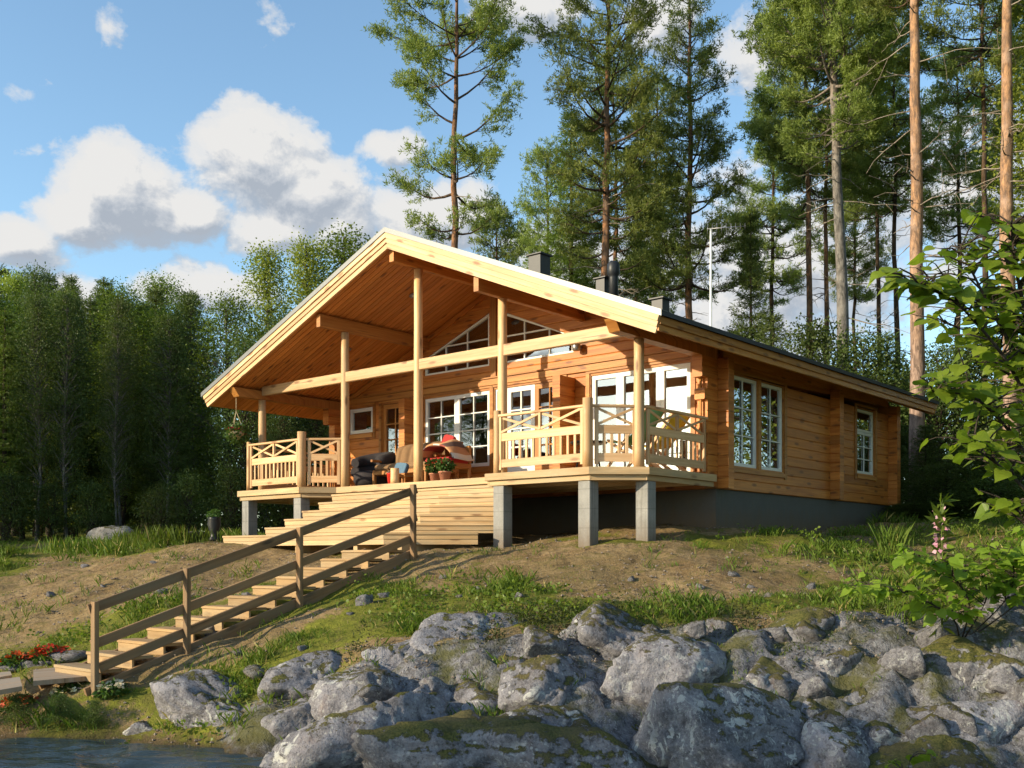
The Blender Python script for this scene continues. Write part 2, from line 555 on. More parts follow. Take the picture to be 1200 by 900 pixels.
# notched ends of the front wall logs past the corners
mb_ends = {}
k = 0
while ZB + (k + 1) * ROW < 3.5:
    z0, z1 = ZB + k * ROW, ZB + (k + 1) * ROW
    for s in (-1, 1):
        x0, x1 = sorted((s * (WALL_A + .002), s * (WALL_A + .21)))
        for y0 in (WB, BACK, 7.72):
            mb = mb_ends.setdefault((s, y0), MB())
            mb.box(x0, x1, y0 + .001, y0 + WT - .001, z0, z1, 'x', .012)
    k += 1
for mb in mb_ends.values(): mb.build('corner_log_ends', M['log'], house)

side_ops = dict(w1=(3.52, 5.62, 1.60, 3.26), w2=(9.06, 10.08, 1.80, 3.26))
mb = MB()
logwall(mb, WB + WT + .001, BACK - .001, WALL_A, WALL_A - WT,
        dict(fn=[rect_op(*v) for v in side_ops.values()], breaks=[v[2] for v in side_ops.values()] + [v[3] for v in side_ops.values()], zmax=3.635), lambda z: (0, 99), 'y')
# corner logs running out beyond the front wall; the top ones step forward to carry the eave beam
k = 0
while ZB + (k + 1) * ROW < 3.5:
    z0, z1 = ZB + k * ROW, ZB + (k + 1) * ROW
    y0 = WB - .34 - (.18 if k in (10, 11) else 0) - (.1 if k in (8, ) else 0)
    mb.box(WALL_A - WT + .001, WALL_A - .001, y0, WB - .002, z0, z1, 'y', .012)
    k += 1
mb.build('side_wall', M['log'], house)
mb = MB()
logwall(mb, WB + WT + .001, BACK - .001, -WALL_A, -WALL_A + WT, dict(fn=[], breaks=[], zmax=3.58), lambda z: (0, 99), 'y')
k = 0
while ZB + (k + 1) * ROW < 3.5:
    z0, z1 = ZB + k * ROW, ZB + (k + 1) * ROW
    mb.box(-WALL_A + .001, -WALL_A + WT - .001, WB - .34 - (.18 if k in (10, 11) else 0), WB - .002, z0, z1, 'y', .012)
    k += 1
mb.build('side_wall', M['log'], house)
mb = MB()
logwall(mb, -WALL_A, WALL_A, BACK + WT, BACK, dict(fn=[], breaks=[], zmax=ZPEAK), gable_lim, 'x')
mb.build('back_wall', M['log'], house)
# log ends of the cross walls that come through the front wall
for a, z1, y0 in ((1.84, ZB + 13 * ROW - .19, WB - .48), (-2.50, ZB + 13 * ROW - .19, WB - .40)):
    mb = MB(); k = 0
    while ZB + (k + 1) * ROW < z1 + .01:
        mb.box(a - .09, a + .09, y0 + (.0 if k != 10 else -.0), WB - .003, ZB + k * ROW, ZB + (k + 1) * ROW, 'y', .012); k += 1
    mb.build('cross_wall_end', M['log'], house)
# trim ledge above the doors and windows
mb = MB()
for a0, a1 in ((-4.95, 4.70),):
    mb.box(a0, a1, WB - .045, WB - .001, 3.535, 3.665, 'x', .006)
    mb.box(a0, a1, WB - .075, WB - .001, 3.668, 3.70, 'x', .004)
mb.build('ledge_board', M['trim'], house)
# inside: floor, partitions (seen through the panes)
mb = MB()
mb.box(-WALL_A + .22, WALL_A - .22, WB + .22, BACK - .02, 1.30, 1.38, 'x', 0)
mb.box(-WALL_A + .22, WALL_A - .22, 7.0, 7.12, 1.385, 3.4, 'x', 0)
mb.box(-2.56, -2.44, WB + .22, 6.99, 1.385, 3.4, 'y', 0)
mb.box(1.78, 1.90, WB + .22, 6.99, 1.385, 3.4, 'y', 0)
mb.box(-WALL_A + .22, WALL_A - .22, WB + .22, BACK - .02, 3.405, 3.46, 'x', 0)
mb.build('inner_partition', M['room'], house)

# foundation
mb = MB()
for x0, x1, y0, y1 in ((-4.97, 4.97, WB + .03, WB + .22), (-4.97, 4.97, BACK - .05, BACK + .16)):
    mb.box(x0, x1, y0, y1, -.6, ZB - .003, 'x', 0)
for x0, x1 in ((-4.97, -4.78), (4.78, 4.97)):
    mb.box(x0, x1, WB + .222, BACK - .052, -.6, ZB - .003, 'y', 0)
mb.build('foundation', M['found'], house)

# ------------------------------------------------------------------ roof
roof = None
mb = MB()
for s in (-1, 1):
    n = 44
    # roofing felt sheet, slightly thick
    A0, A1 = 0.0, HALF + .03
    f = [(0, -.05, APEX + .05), (s * A1, -.05, APEX + .05 - SLOPE * A1), (s * A1, -.05, APEX - .02 - SLOPE * A1), (0, -.05, APEX - .02)]
    g = [(x, ROOF_END + .05, z) for x, y, z in f]
    mb.hexa(f, g)
roof = mb.build('roof', M['felt'], house)
mb = MB()
for s in (-1, 1):   # soffit boards run with the slope
    y = .04
    while y < ROOF_END - .1:
        w = .118
        d = .285
        mb.hexa([(s * .01, y, APEX - d), (s * 5.76, y, APEX - d - SLOPE * 5.75), (s * 5.76, y, APEX - d + .02 - SLOPE * 5.75), (s * .01, y, APEX - d + .02)],
                [(s * .01, y + w - .012, APEX - d), (s * 5.76, y + w - .012, APEX - d - SLOPE * 5.75), (s * 5.76, y + w - .012, APEX - d + .02 - SLOPE * 5.75), (s * .01, y + w - .012, APEX - d + .02)])
        y += w
    f = [(0, .03, APEX - .25), (s * 5.75, .03, APEX - .25 - SLOPE * 5.75), (s * 5.75, .03, APEX - .03 - SLOPE * 5.75), (0, .03, APEX - .03)]
    mb.hexa(f, [(x, ROOF_END - .05, z) for x, yy, z in f])
mb.build('soffit', M['soffit'], roof)
# barge boards: three stepped boards each side, front and back
for y, dirn in ((0.0, -1), (ROOF_END - .04, 1)):
    for s in (-1, 1):
        mb = MB()
        for z0, z1, y0, y1 in ((-.022, -.125, -.060, -.002), (-.120, -.215, -.036, -.001), (-.208, -.315, -.014, .028)):
            A = HALF
            def q(z, yy):
                # square cut end
                e = A + z * sin(math.atan(SLOPE)) * .9
                return [(s * .0008, yy, APEX + z), (s * e, yy, APEX + z - SLOPE * e)]
            ya, yb = (y + y0, y + y1) if dirn < 0 else (y - y0 + .04, y - y1 + .04)
            t, b_ = q(z0, ya), q(z1, ya)
            t2, b2 = q(z0, yb), q(z1, yb)
            mb.hexa([b_[0], b_[1], t[1], t[0]], [b2[0], b2[1], t2[1], t2[0]])
        mb.build('barge_board', M['barge'], roof)
# metal trim on the gable edges
for s in (-1, 1):
    mb = MB()
    f = [(s * .0005, -.078, APEX - .03), (s * (HALF + .04), -.078, APEX - .03 - SLOPE * (HALF + .04)), (s * (HALF + .04), -.078, APEX + .055 - SLOPE * (HALF + .04)), (s * .0005, -.078, APEX + .055)]
    mb.hexa(f, [(x, -.064, z) for x, y, z in f])
    f2 = [(x, -.063, z + (.062 if i < 2 else 0)) for i, (x, y, z) in enumerate(f)]
    f2 = [(f[3][0], -.0785, f[3][2] - .004), (f[2][0], -.0785, f[2][2] - .004), (f[2][0], -.0785, f[2][2] + .006), (f[3][0], -.0785, f[3][2] + .006)]
    mb.hexa(f2, [(x, .10, z) for x, y, z in f2])
    mb.build('metal_edge', M['metal'], roof)
# eave fascia: two boards each side
for s in (-1, 1):
    mb = MB()
    e = HALF - .02
    zt = APEX - SLOPE * e - .03
    for z0, z1, x0, x1 in ((zt - .12, zt, e - .03, e + .0), (zt - .215, zt - .112, e - .056, e - .0305)):
        xa, xb = sorted((s * x0, s * x1))
        mb.box(xa, xb, -.0, ROOF_END, z0, z1, 'y', .004)
    mb.build('fascia', M['beam'], roof)
# purlins
for a, zt in ((0.0, APEX - .33), (-2.1, under(2.1) - .015), (2.1, under(2.1) - .015)):
    mb = MB(); h = .25 if a else .20
    mb.box(a - .055, a + .055, .10, WB - .002, zt - h, zt, 'y', .008)
    mb.build('purlin', M['beam'], house)
for s in (-1, 1):
    mb = MB()
    zt = under(WALL_A - .1) - .01
    xa, xb = sorted((s * (WALL_A - .20), s * (WALL_A + .0)))
    cx = (xa + xb) / 2
    # beam with a slanting cut front end
    mb.hexa([(xa, .16, 3.43), (xb, .16, 3.43), (xb, -.0 + .02, zt), (xa, .02, zt)], [(xa, WB - .003, 3.43), (xb, WB - .003, 3.43), (xb, WB - .003, zt), (xa, WB - .003, zt)])
    mb.build('eave_beam', M['beam'], house)
    mb = MB()   # outer ceiling piece that closes the eave from below
mb = MB()
mb.bar((-WALL_A + .21, .78, 3.605), (WALL_A - .21, .78, 3.605), .10, .20, .01)
mb.build('tie_beam', M['post'], house)

# porch posts: peeled round logs
DECK = 1.40
for a, b, z1 in ((-2.1, .78, under(2.1) - .27), (0.0, .78, APEX - .535), (2.1, .78, under(2.1) - .27), (-WALL_A + .1, .82, 3.428), (WALL_A - .1, .82, 3.428)):
    mb = MB(); mb.cyl((a, b, DECK + .001), (a, b, z1), .088, .08, 20, seg=7, wob=.02)
    mb.build('porch_post', M['post'], house)

# ------------------------------------------------------------------ deck
outline = [(-5.15, WB - .36), (-5.15, .72), (-4.72, .08), (-2.66, .08), (-2.16, .62), (2.16, .62), (2.36, .08), (4.50, .08), (5.17, .70), (5.17, WB - .36)]
mb = MB()
y = .08
def span(yy):
    xs = []
    n = len(outline)
    for i in range(n):
        (x0, y0), (x1, y1) = outline[i], outline[(i + 1) % n]
        if (y0 - yy) * (y1 - yy) < 0: xs.append(x0 + (yy - y0) / (y1 - y0) * (x1 - x0))
    xs.sort(); return xs
while y < WB - .38:
    xs0, xs1 = span(y + .003), span(y + .112)
    if len(xs0) != len(xs1): xs1 = xs0
    for i in range(0, len(xs0) - 1, 2):
        a0, a1, b0, b1 = xs0[i], xs0[i + 1], xs1[i], xs1[i + 1]
        mb.hexa([(a0, y, DECK - .032), (a1, y, DECK - .032), (a1, y, DECK), (a0, y, DECK)], [(b0, y + .112, DECK - .032), (b1, y + .112, DECK - .032), (b1, y + .112, DECK), (b0, y + .112, DECK)])
    y += .118
mb.box(-4.75, 4.75, WB - .355, WB - .004, DECK - .032, DECK, 'x', 0)
deck = mb.build('porch_deck', M['deck'], house)
mb = MB()
for (x0, y0), (x1, y1) in zip(outline[:-1], outline[1:]):
    d = Vector((x1 - x0, y1 - y0, 0)); d.normalize(); nrm = Vector((d.y, -d.x, 0))
    off = nrm * .016
    mb.bar(Vector((x0, y0, DECK - .062)) + off - d * .012, Vector((x1, y1, DECK - .062)) + off + d * .012, .03, .118, .003)
    off = nrm * -.045
    mb.bar(Vector((x0, y0, DECK - .165)) + off, Vector((x1, y1, DECK - .165)) + off, .045, .085, .003)
for yy in (.9, 1.6, 2.3):
    mb.box(-5.0, 5.0, yy, yy + .05, DECK - .20, DECK - .034, 'x', 0)
mb.build('deck_joist', M['deck'], deck)
for a, b in ((2.58, .24), (4.36, .24), (5.02, .86), (-4.56, .24), (-2.80, .24)):
    mb = MB()
    mb.box(a - .115, a + .115, b - .115, b + .115, -.5, DECK - .215, 'z', .008)
    mb.build('concrete_pier', M['concrete'], house)

# ------------------------------------------------------------------ railings
ZT = 2.37
def railing(p0, p1, nb, nx, name='railing'):
    p0, p1 = Vector((*p0, 0)), Vector((*p1, 0)); d = (p1 - p0); L = d.length; d.normalize()
    V = lambda t, z: p0 + d * t + Vector((0, 0, z))
    mb = MB()
    mb.bar(V(.02, DECK + .165), V(L - .02, DECK + .165), .03, .135, .004)
    mb.bar(V(.02, DECK + .605), V(L - .02, DECK + .605), .03, .135, .004)
    for t in (.045, L - .045): mb.bar(V(t, DECK + .06), V(t, ZT - .026), .045, .06, .004, up=d)
    root = mb.build(name, M['rail'], house)
    mb = MB(); mb.bar(V(-.02, ZT), V(L + .02, ZT), .075, .045, .01); mb.build('top_rail', M['rail'], root)
    seg = (L - .09) / nx
    for i in range(nx):
        t0, t1 = .045 + i * seg + .03, .045 + (i + 1) * seg - .03
        mb = MB()
        side = Vector((d.y, -d.x, 0))
        for za, zb, o in ((DECK + .69, ZT - .04, .012), (ZT - .04, DECK + .69, -.012)):
            mb.bar(V(t0, za) + side * o, V(t1, zb) + side * o, .02, .042, .003)
        mb.build('cross_brace', M['rail'], root)
        if i: 
            mb = MB(); mb.bar(V(.045 + i * seg, DECK + .674), V(.045 + i * seg, ZT - .024), .05, .045, .003, up=d); mb.build('brace_post', M['rail'], root)
    for i in range(nb):
        t = .045 + (i + 1) * (L - .09) / (nb + 1)
        mb = MB(); mb.bar(V(t, DECK + .234), V(t, DECK + .536), .026, .046, .003, up=d); mb.build('baluster', M['rail'], root)
    return root
railing((2.50, .225), (4.30, .225), 11, 2)
railing((4.42, .30), (4.90, .80), 4, 1)
railing((4.99, .92), (4.99, 2.74), 11, 2)
railing((-4.52, .225), (-2.86, .225), 11, 2)
railing((-2.70, .30), (-2.16, .72), 4, 1)
railing((-4.96, .92), (-4.96, 2.74), 11, 2)
for a, b, z, r in ((4.36, .225, 2.49, .085), (2.47, .225, 2.46, .065), (-4.57, .225, 2.44, .045), (-2.78, .225, 2.52, .09)):
    mb = MB(); mb.cyl((a, b, DECK + .001), (a, b, z), r, r * .96, 18, seg=4, wob=.015)
    mb.build('railing_post', M['post'], house)

# ------------------------------------------------------------------ windows and doors
def grid_sash(parent, P, a0, a1, z0, z1, nx, nz, fw=.055, mat='white', mw=.022, dy=.0, glass=True):
    """P(a, depth, z) places a point; depth grows into the wall"""
    mb = MB()
    def br(aa, za, ab, zb, w, dep, th):
        mb.bar(P(aa, dep, za), P(ab, dep, zb), th if abs(zb - za) < 1e-6 else w, w if abs(zb - za) < 1e-6 else th, .003, up=(0, 0, 1) if abs(zb - za) < 1e-6 else UPX)
    UPX = P(0, 1, 0) - P(0, 0, 0)
    D = .05 + dy
    br(a0, z0 + fw / 2, a1, z0 + fw / 2, fw, D, .05); br(a0, z1 - fw / 2, a1, z1 - fw / 2, fw, D, .05)
    br(a0 + fw / 2, z0 + fw, a0 + fw / 2, z1 - fw, fw, D, .05); br(a1 - fw / 2, z0 + fw, a1 - fw / 2, z1 - fw, fw, D, .05)
    A0, A1, Z0, Z1 = a0 + fw, a1 - fw, z0 + fw, z1 - fw
    for i in range(1, nx): br(A0 + (A1 - A0) * i / nx, Z0, A0 + (A1 - A0) * i / nx, Z1, mw, D - .008, .022)
    for k in range(1, nz): br(A0, Z0 + (Z1 - Z0) * k / nz, A1, Z0 + (Z1 - Z0) * k / nz, mw, D - .012, .022)
    s = mb.build('sash', M[mat], parent)
    if glass:
        mb = MB()
        mb.hexa([P(A0 - .01, D + .012, Z0 - .01), P(A1 + .01, D + .012, Z0 - .01), P(A1 + .01, D + .012, Z1 + .01), P(A0 - .01, D + .012, Z1 + .01)],
                [P(A0 - .01, D + .018, Z0 - .01), P(A1 + .01, D + .018, Z0 - .01), P(A1 + .01, D + .018, Z1 + .01), P(A0 - .01, D + .018, Z1 + .01)])
        mb.build('pane', M['glass'], parent)
    return s


PF = lambda a, d, z: Vector((a, WB + d, z))
PS = lambda a, d, z: Vector((WALL_A - d, a, z))


def casing(name, P, a0, a1, z0, z1, mat='trim', w=.10, sill=True, out=.022, head=True, door=False):
    mb = MB()
    def bx(x0, x1, d0, d1, q0, q1):
        f = [P(x0, d0, q0), P(x1, d0, q0), P(x1, d0, q1), P(x0, d0, q1)]
        mb.hexa(f, [P(x0, d1, q0), P(x1, d1, q0), P(x1, d1, q1), P(x0, d1, q1)])
    bx(a0 - w, a0, -out, -.001, z0 - (.0 if door else .12), z1 + .02)
    bx(a1, a1 + w, -out, -.001, z0 - (.0 if door else .12), z1 + .02)
    if head: bx(a0 - w, a1 + w, -out - .003, -.0015, z1 + .0205, z1 + .06)
    if sill and not door:
        bx(a0 + .001, a1 - .001, -out - .018, -.001, z0 - .09, z0 - .006)
    # lining
    bx(a0 + .001, a0 + .024, .001, .16, z0 + .002, z1 - .002); bx(a1 - .024, a1 - .001, .001, .16, z0 + .002, z1 - .002)
    bx(a0 + .025, a1 - .025, .001, .16, z1 - .024, z1 - .002); bx(a0 + .025, a1 - .025, .001, .16, z0 + .002, z0 + .024)
    return mb.build(name, M[mat], house)


def sash_row(win, P, splits, z0, z1, grids, mat='white', fw=.055, dy=0.0):
    for (a0, a1), (nx, nz) in zip(splits, grids): grid_sash(win, P, a0, a1, z0 + .026, z1 - .026, nx, nz, fw, mat, dy=dy)


v = front_ops['leftwin']; w = casing('window', PF, *v, w=.07); sash_row(w, PF, [(v[0] + .026, v[1] - .026)], v[2], v[3], [(1, 1)], fw=.08)
v = front_ops['big']; w = casing('window', PF, *v, w=.09); m_ = (v[0] + v[1]) / 2
sash_row(w, PF, [(v[0] + .026, m_ - .002), (m_ + .002, v[1] - .026)], v[2], v[3], [(2, 4), (2, 4)], fw=.075)
v = front_ops['side']; w = casing('window', PF, *v, w=.038); sash_row(w, PF, [(v[0] + .026, v[1] - .026)], v[2], v[3], [(1, 4)], fw=.045)


def door(v, leaves, mats, label=None):
    fr = casing('door', PF, *v, w=.075, door=True)
    if label: fr['label'] = label
    n = len(leaves); a = v[0] + .027; wid = (v[1] - v[0] - .054) / n
    for i, (nx, nz, zlow) in enumerate(leaves):
        a0, a1 = a + i * wid + .002, a + (i + 1) * wid - .002
        grid_sash(fr, PF, a0, a1, zlow, v[3] - .027, nx, nz, .1, mats[i], .03)
        mb = MB(); mb.hexa([PF(a0, .03, v[2] + .03), PF(a1, .03, v[2] + .03), PF(a1, .03, zlow - .001), PF(a0, .03, zlow - .001)],
                           [PF(a0, .072, v[2] + .03), PF(a1, .072, v[2] + .03), PF(a1, .072, zlow - .001), PF(a0, .072, zlow - .001)])
        mb.build('door_panel', M[mats[i]], fr)
        mb = MB(); ha = a1 - .05 if i == 0 else a0 + .05
        mb.bar(PF(ha, -.015, 2.40), PF(ha + (-.1 if i == 0 else .1), -.015, 2.40), .016, .02, .004); mb.bar(PF(ha, -.015, 2.40), PF(ha, .03, 2.40), .03, .03, .004)
        mb.build('handle', M['steel'], fr)
    return fr
door(front_ops['leftdoor'], [(2, 3, 2.20)], ['trim'], 'brown door with six small panes')
door(front_ops['second'], [(2, 4, 1.75), (2, 4, 1.75)], ['white', 'trim'], 'double glazed door with one white leaf and one coloured brown as post shadow')  # post shadow put into the right leaf as brown colour
fr = casing('door', PF, *front_ops['terrace'], w=.085, door=True); fr['label'] = 'wide white glazed terrace doors in three leaves'
v = front_ops['terrace']
for a0, a1, nx, nz in ((2.306, 2.95, 1, 1), (2.954, 3.83, 2, 2), (3.834, 4.474, 1, 1)):
    grid_sash(fr, PF, a0, a1, v[2] + .026, v[3] - .026, nx, nz, .085, 'white', .035)


def poly_window(pts, vs, hs):
    """pts: outline (a, z) going round; white frame strips, muntins and one pane"""
    cx = sum(p[0] for p in pts) / len(pts); cz = sum(p[1] for p in pts) / len(pts)
    mb = MB()
    n = len(pts)
    ins = [(cx + (a - cx) * .955, cz + (z - cz) * .90) for a, z in pts]
    for i in range(n):
        j = (i + 1) % n
        f = [PF(pts[i][0], .02, pts[i][1]), PF(pts[j][0], .02, pts[j][1]), PF(ins[j][0], .02, ins[j][1]), PF(ins[i][0], .02, ins[i][1])]
        mb.hexa(f, [q + Vector((0, .07, 0)) for q in f])
    win = mb.build('gable_window', M['white'], house)
    mb = MB()
    for a, z0, z1 in vs: mb.bar(PF(a, .045, z0), PF(a, .045, z1), .028, .025, .002, up=(0, 1, 0))
    for z, a0, a1 in hs: mb.bar(PF(a0, .042, z), PF(a1, .042, z), .025, .028, .002)
    mb.build('glazing_bar', M['white'], win)
    mb = MB(); P_ = [PF(a, .06, z) for a, z in ins]; mb.poly_prism(P_, (0, .006, 0)); mb.build('pane', M['glass'], win)
poly_window([(-2.19, 3.955), (-.305, 3.955), (-.305, 5.04), (-2.19, 4.315)], [(-1.58, 3.99, 4.53), (-.95, 3.99, 4.75)], [(4.52, -1.62, -.36)])
poly_window([(-.015, 3.955), (1.87, 3.955), (1.87, 4.265), (-.015, 5.04)], [(.62, 3.99, 4.75), (1.26, 3.99, 4.5)], [(4.50, .03, 1.28)])
mb = MB(); mb.box(-.235, -.085, WB - .035, WB - .001, 3.705, 5.36, 'z', .006); mb.build('gable_post', M['trim'], house)
mb = MB()   # slanting boards that follow the roof line on the gable
for s in (-1, 1):
    f = [(s * .10, WB - .03, under(.10) - .12), (s * 4.7, WB - .03, under(4.7) - .12), (s * 4.7, WB - .03, under(4.7) - .004), (s * .10, WB - .03, under(.10) - .004)]
    mb.hexa(f, [(x, WB - .001, z) for x, y, z in f])
mb.build('gable_trim', M['log'], house)

v = side_ops['w1']; w = casing('window', PS, *v, w=.10)
sash_row(w, PS, [(v[0] + .03, 4.555), (4.675, v[1] - .03)], v[2], v[3], [(2, 3), (2, 3)], fw=.06)
mb = MB(); mb.hexa([PS(4.56, -.02, v[2]), PS(4.67, -.02, v[2]), PS(4.67, -.02, v[3]), PS(4.56, -.02, v[3])], [PS(4.56, .10, v[2]), PS(4.67, .10, v[2]), PS(4.67, .10, v[3]), PS(4.56, .10, v[3])])
mb.build('mullion', M['trim'], w)
v = side_ops['w2']; w = casing('window', PS, *v, w=.10)
grid_sash(w, PS, v[0] + .026, v[1] - .026, v[2] + .03, 2.74, 2, 3, .055); grid_sash(w, PS, v[0] + .026, v[1] - .026, 2.746, v[3] - .03, 1, 1, .055)


def curtain(P, a0, a1, z0, z1, d, waves):
    mb = MB(); n = waves * 6
    top = [P(a0 + (a1 - a0) * i / n, d + .035 * sin(i * 2 * pi / 6), z1) for i in range(n + 1)]
    bot = [P(a0 + (a1 - a0) * i / n, d + .045 * sin(i * 2 * pi / 6 + .3), z0) for i in range(n + 1)]
    r1 = [Vector(p) for p in bot] + [p + (P(0, .012, 0) - P(0, 0, 0)) for p in reversed(bot)]
    r2 = [Vector(p) for p in top] + [p + (P(0, .012, 0) - P(0, 0, 0)) for p in reversed(top)]
    mb.loft([r1, r2], (0, z1 - z0), smooth=True)
    mb.build('curtain', M['cream'], house)
curtain(PS, 3.50, 4.02, 1.58, 3.3, .235, 6); curtain(PS, 4.95, 5.64, 1.58, 3.3, .235, 7); curtain(PS, 4.28, 4.86, 1.58, 3.3, .235, 6)
curtain(PF, -2.25, -1.95, 1.5, HEAD, .34, 3); curtain(PF, -1.42, -1.02, 1.5, HEAD, .34, 4)
curtain(PF, 2.25, 2.6, 1.5, HEAD, .34, 3)
curtain(PS, 9.02, 9.42, 1.78, 2.74, .235, 4); curtain(PS, 9.7, 10.1, 1.78, 2.74, .235, 4)

# rain pipe at the front corner
mb = MB(); mb.cyl((WALL_A - .10, WB - .40, 1.3), (WALL_A - .10, WB - .40, 3.40), .022, n=8); mb.build('downpipe', M['trim'], house)

# ------------------------------------------------------------------ chimneys and vents on the right slope
def on_b(px, py, b):
    k = (px - 600) / F
    a = (k * (OY + b * CT) - OX - b * ST) / (CT + k * ST)
    Y = OY - a * ST + b * CT
    return a, (H - py) * Y / F
for px, py, b, w in ((632, 299, 4.6, .34), (707, 326, 4.2, .22), (774, 350, 3.4, .24)):
    a, z = on_b(px, py, b); mb = MB()
    mb.box(a - w / 2, a + w / 2, b - w / 2, b + w / 2, ztop(a) - .25, z - .03, 'z', .006)
    mb.box(a - w / 2 - .04, a + w / 2 + .04, b - w / 2 - .04, b + w / 2 + .04, z - .03, z, 'x', .004)
    mb.build('chimney', M['black'], roof)
a, z = on_b(719, 306, 4.2); mb = MB()
mb.lathe((a, 4.2, 0), [(.001, z), (.08, z - .01), (.125, z - .06), (.13, z - .26), (.10, z - .30), (.095, z - .34), (.095, ztop(a) - .1), (.001, ztop(a) - .12)], 18)
mb.build('roof_vent', M['black'], roof)

# ------------------------------------------------------------------ wide steps in front of the porch
steps = empty('porch_steps', W(.2, -.8, .2), -TH)
tag(steps, 'wide fan of pale wooden steps rising to the porch deck', 'steps')
RISE, TREAD = .165, .245
def local_steps(p): return (p[0] - .2, p[1] + .8, p[2] - .2)
n_st = 6
for i in range(1, n_st + 1):
    zt = DECK - RISE * i
    e = TREAD * i if i < n_st else TREAD * (n_st - 1) + .9
    bf = .62 - (TREAD * i if i < n_st else TREAD * (n_st - 1) + .62)
    # front edge runs from the left end to the mitre, then turns with the wing towards the right pier
    aL = [-2.02, -2.12, -2.32, -2.56, -2.85, -3.35][i - 1]
    aM = 1.16 + .012 * i
    e = Vector((1, .86)).normalized()
    Lw = (2.42 - aM) / e.x
    R = (aM + e.x * Lw, bf + e.y * Lw)
    path = [(aL, bf), (aM, bf), (R[0], min(R[1], .55))]
    h = .118 if i < n_st else .12
    mb = MB()
    # tread boards (three, following the bend) and the riser board
    # front riser
    def P3(p, z): return Vector(local_steps((p[0], p[1], z)))
    def ofs(path, d):
        (x0, y0), (x1, y1), (x2, y2) = path
        nw = Vector((-e.y, e.x))
        # inner line moved back by d
        t = math.tan(math.atan2(e.y, e.x) / 2)
        return [(x0, y0 + d), (x1 - t * d, y1 + d), (x2 + nw.x * d, y2 + nw.y * d)]
    nb = 2 if i < n_st else 5
    for k in range(nb):
        d0, d1 = k * .125, k * .125 + .119
        p, q = ofs(path, d0 - .018), ofs(path, d1 - .018)
        for s_ in range(2):
            f = [P3(p[s_], zt - .034), P3(p[s_ + 1], zt - .034), P3(p[s_ + 1], zt), P3(p[s_], zt)]
            g = [P3(q[s_], zt - .034), P3(q[s_ + 1], zt - .034), P3(q[s_ + 1], zt), P3(q[s_], zt)]
            mb.hexa(f, g)
    t = mb.build('tread', M['deck'], steps)
    mb = MB()
    p, q = ofs(path, .004), ofs(path, .034)
    for s_ in range(2):
        zl = zt - h if i < n_st else zt - .11
        f = [P3(p[s_], zl), P3(p[s_ + 1], zl), P3(p[s_ + 1], zt - .0345), P3(p[s_], zt - .0345)]
        mb.hexa(f, [P3(q[s_], zl), P3(q[s_ + 1], zl), P3(q[s_ + 1], zt - .0345), P3(q[s_], zt - .0345)])
    # lower edge strip, the board is laid in two
    p, q = ofs(path, .016), ofs(path, .05)
    for s_ in range(2):
        zl, zh = (zt - RISE, zt - h - .004) if i < n_st else (zt - .2, zt - .114)
        f = [P3(p[s_], zl), P3(p[s_ + 1], zl), P3(p[s_ + 1], zh), P3(p[s_], zh)]
        mb.hexa(f, [P3(q[s_], zl), P3(q[s_ + 1], zl), P3(q[s_ + 1], zh), P3(q[s_], zh)])
    # closed left end
    x, y = path[0]
    mb.hexa([P3((x + .03, .6), zt - .16), P3((x + .03, y + .06), zt - .16), P3((x + .03, y + .06), zt - .036), P3((x + .03, .6), zt - .036)],
            [P3((x + .07, .6), zt - .16), P3((x + .07, y + .06), zt - .16), P3((x + .07, y + .06), zt - .036), P3((x + .07, .6), zt - .036)])
    mb.build('riser', M['deck'], steps)
mb = MB()
for a in (-2.9, -1.2, .4, 1.5):
    zt = DECK - RISE * 6
    mb.hexa([local_steps((a, .5, zt - .33)), local_steps((a + .1, .5, zt - .33)), local_steps((a + .1, .5, zt - .12)), local_steps((a, .5, zt - .12))],
            [local_steps((a, -1.15, zt - .33)), local_steps((a + .1, -1.15, zt - .33)), local_steps((a + .1, -1.15, zt - .12)), local_steps((a, -1.15, zt - .12))])
mb.build('bearer', M['deck'], steps)

# ------------------------------------------------------------------ the straight stair down to the shore, with its handrail
A_ST, B_ST = 2.49, -1.82
Z_TOP, SLP = .11, .3136
stair = empty('shore_stair', W(A_ST, B_ST - 2.6, -.8), -TH)
tag(stair, 'long weathered wooden stair with a handrail going down to the water', 'stair')
def S3(da, s, z): return Vector((da, -s + 2.6, z + .8))        # da from the handrail side, s down the slope
def line(s, h): return Z_TOP - SLP * s + h
SW = 1.15
for da in (0.0, -SW):
    mb = MB(); mb.bar(S3(da, -.15, line(-.15, -.13)), S3(da, 5.15, line(5.15, -.13)), .05, .24, .005); mb.build('stringer', M['stair'], stair)
for s in (.0, 2.15, 3.89, 5.09):
    mb = MB(); mb.bar(S3(.075, s, line(s, -.42)), S3(.075, s, line(s, .97 if s else 1.0)), .095, .06, .006, up=(0, 1, 0)); mb.build('rail_post', M['stair'], stair)
for s0, s1, h, hh in ((-.12, 5.14, .895, .12), (-.12, 5.10, .47, .115), (-.02, 5.02, .17, .115)):
    mb = MB(); mb.bar(S3(.02, s0, line(s0, h)), S3(.02, s1, line(s1, h)), .042, hh, .005); mb.build('handrail' if h > .8 else 'middle_rail', M['stair'], stair)
n = 12
for i in range(n):
    s = .12 + i * 5.0 / n
    z = line(s, .02)
    mb = MB()
    mb.box(-SW + .03, -.03, 0, .30, 0, .038, 'x', .004)
    mb.box(-SW + .03, -.03, -.002 + .02, .046, -.115, -.001, 'x', .003)
    o = mb.build('tread', M['tread'], stair)
    o.location = S3(0, s + .30, z - .02) - Vector((0, 0, 0))

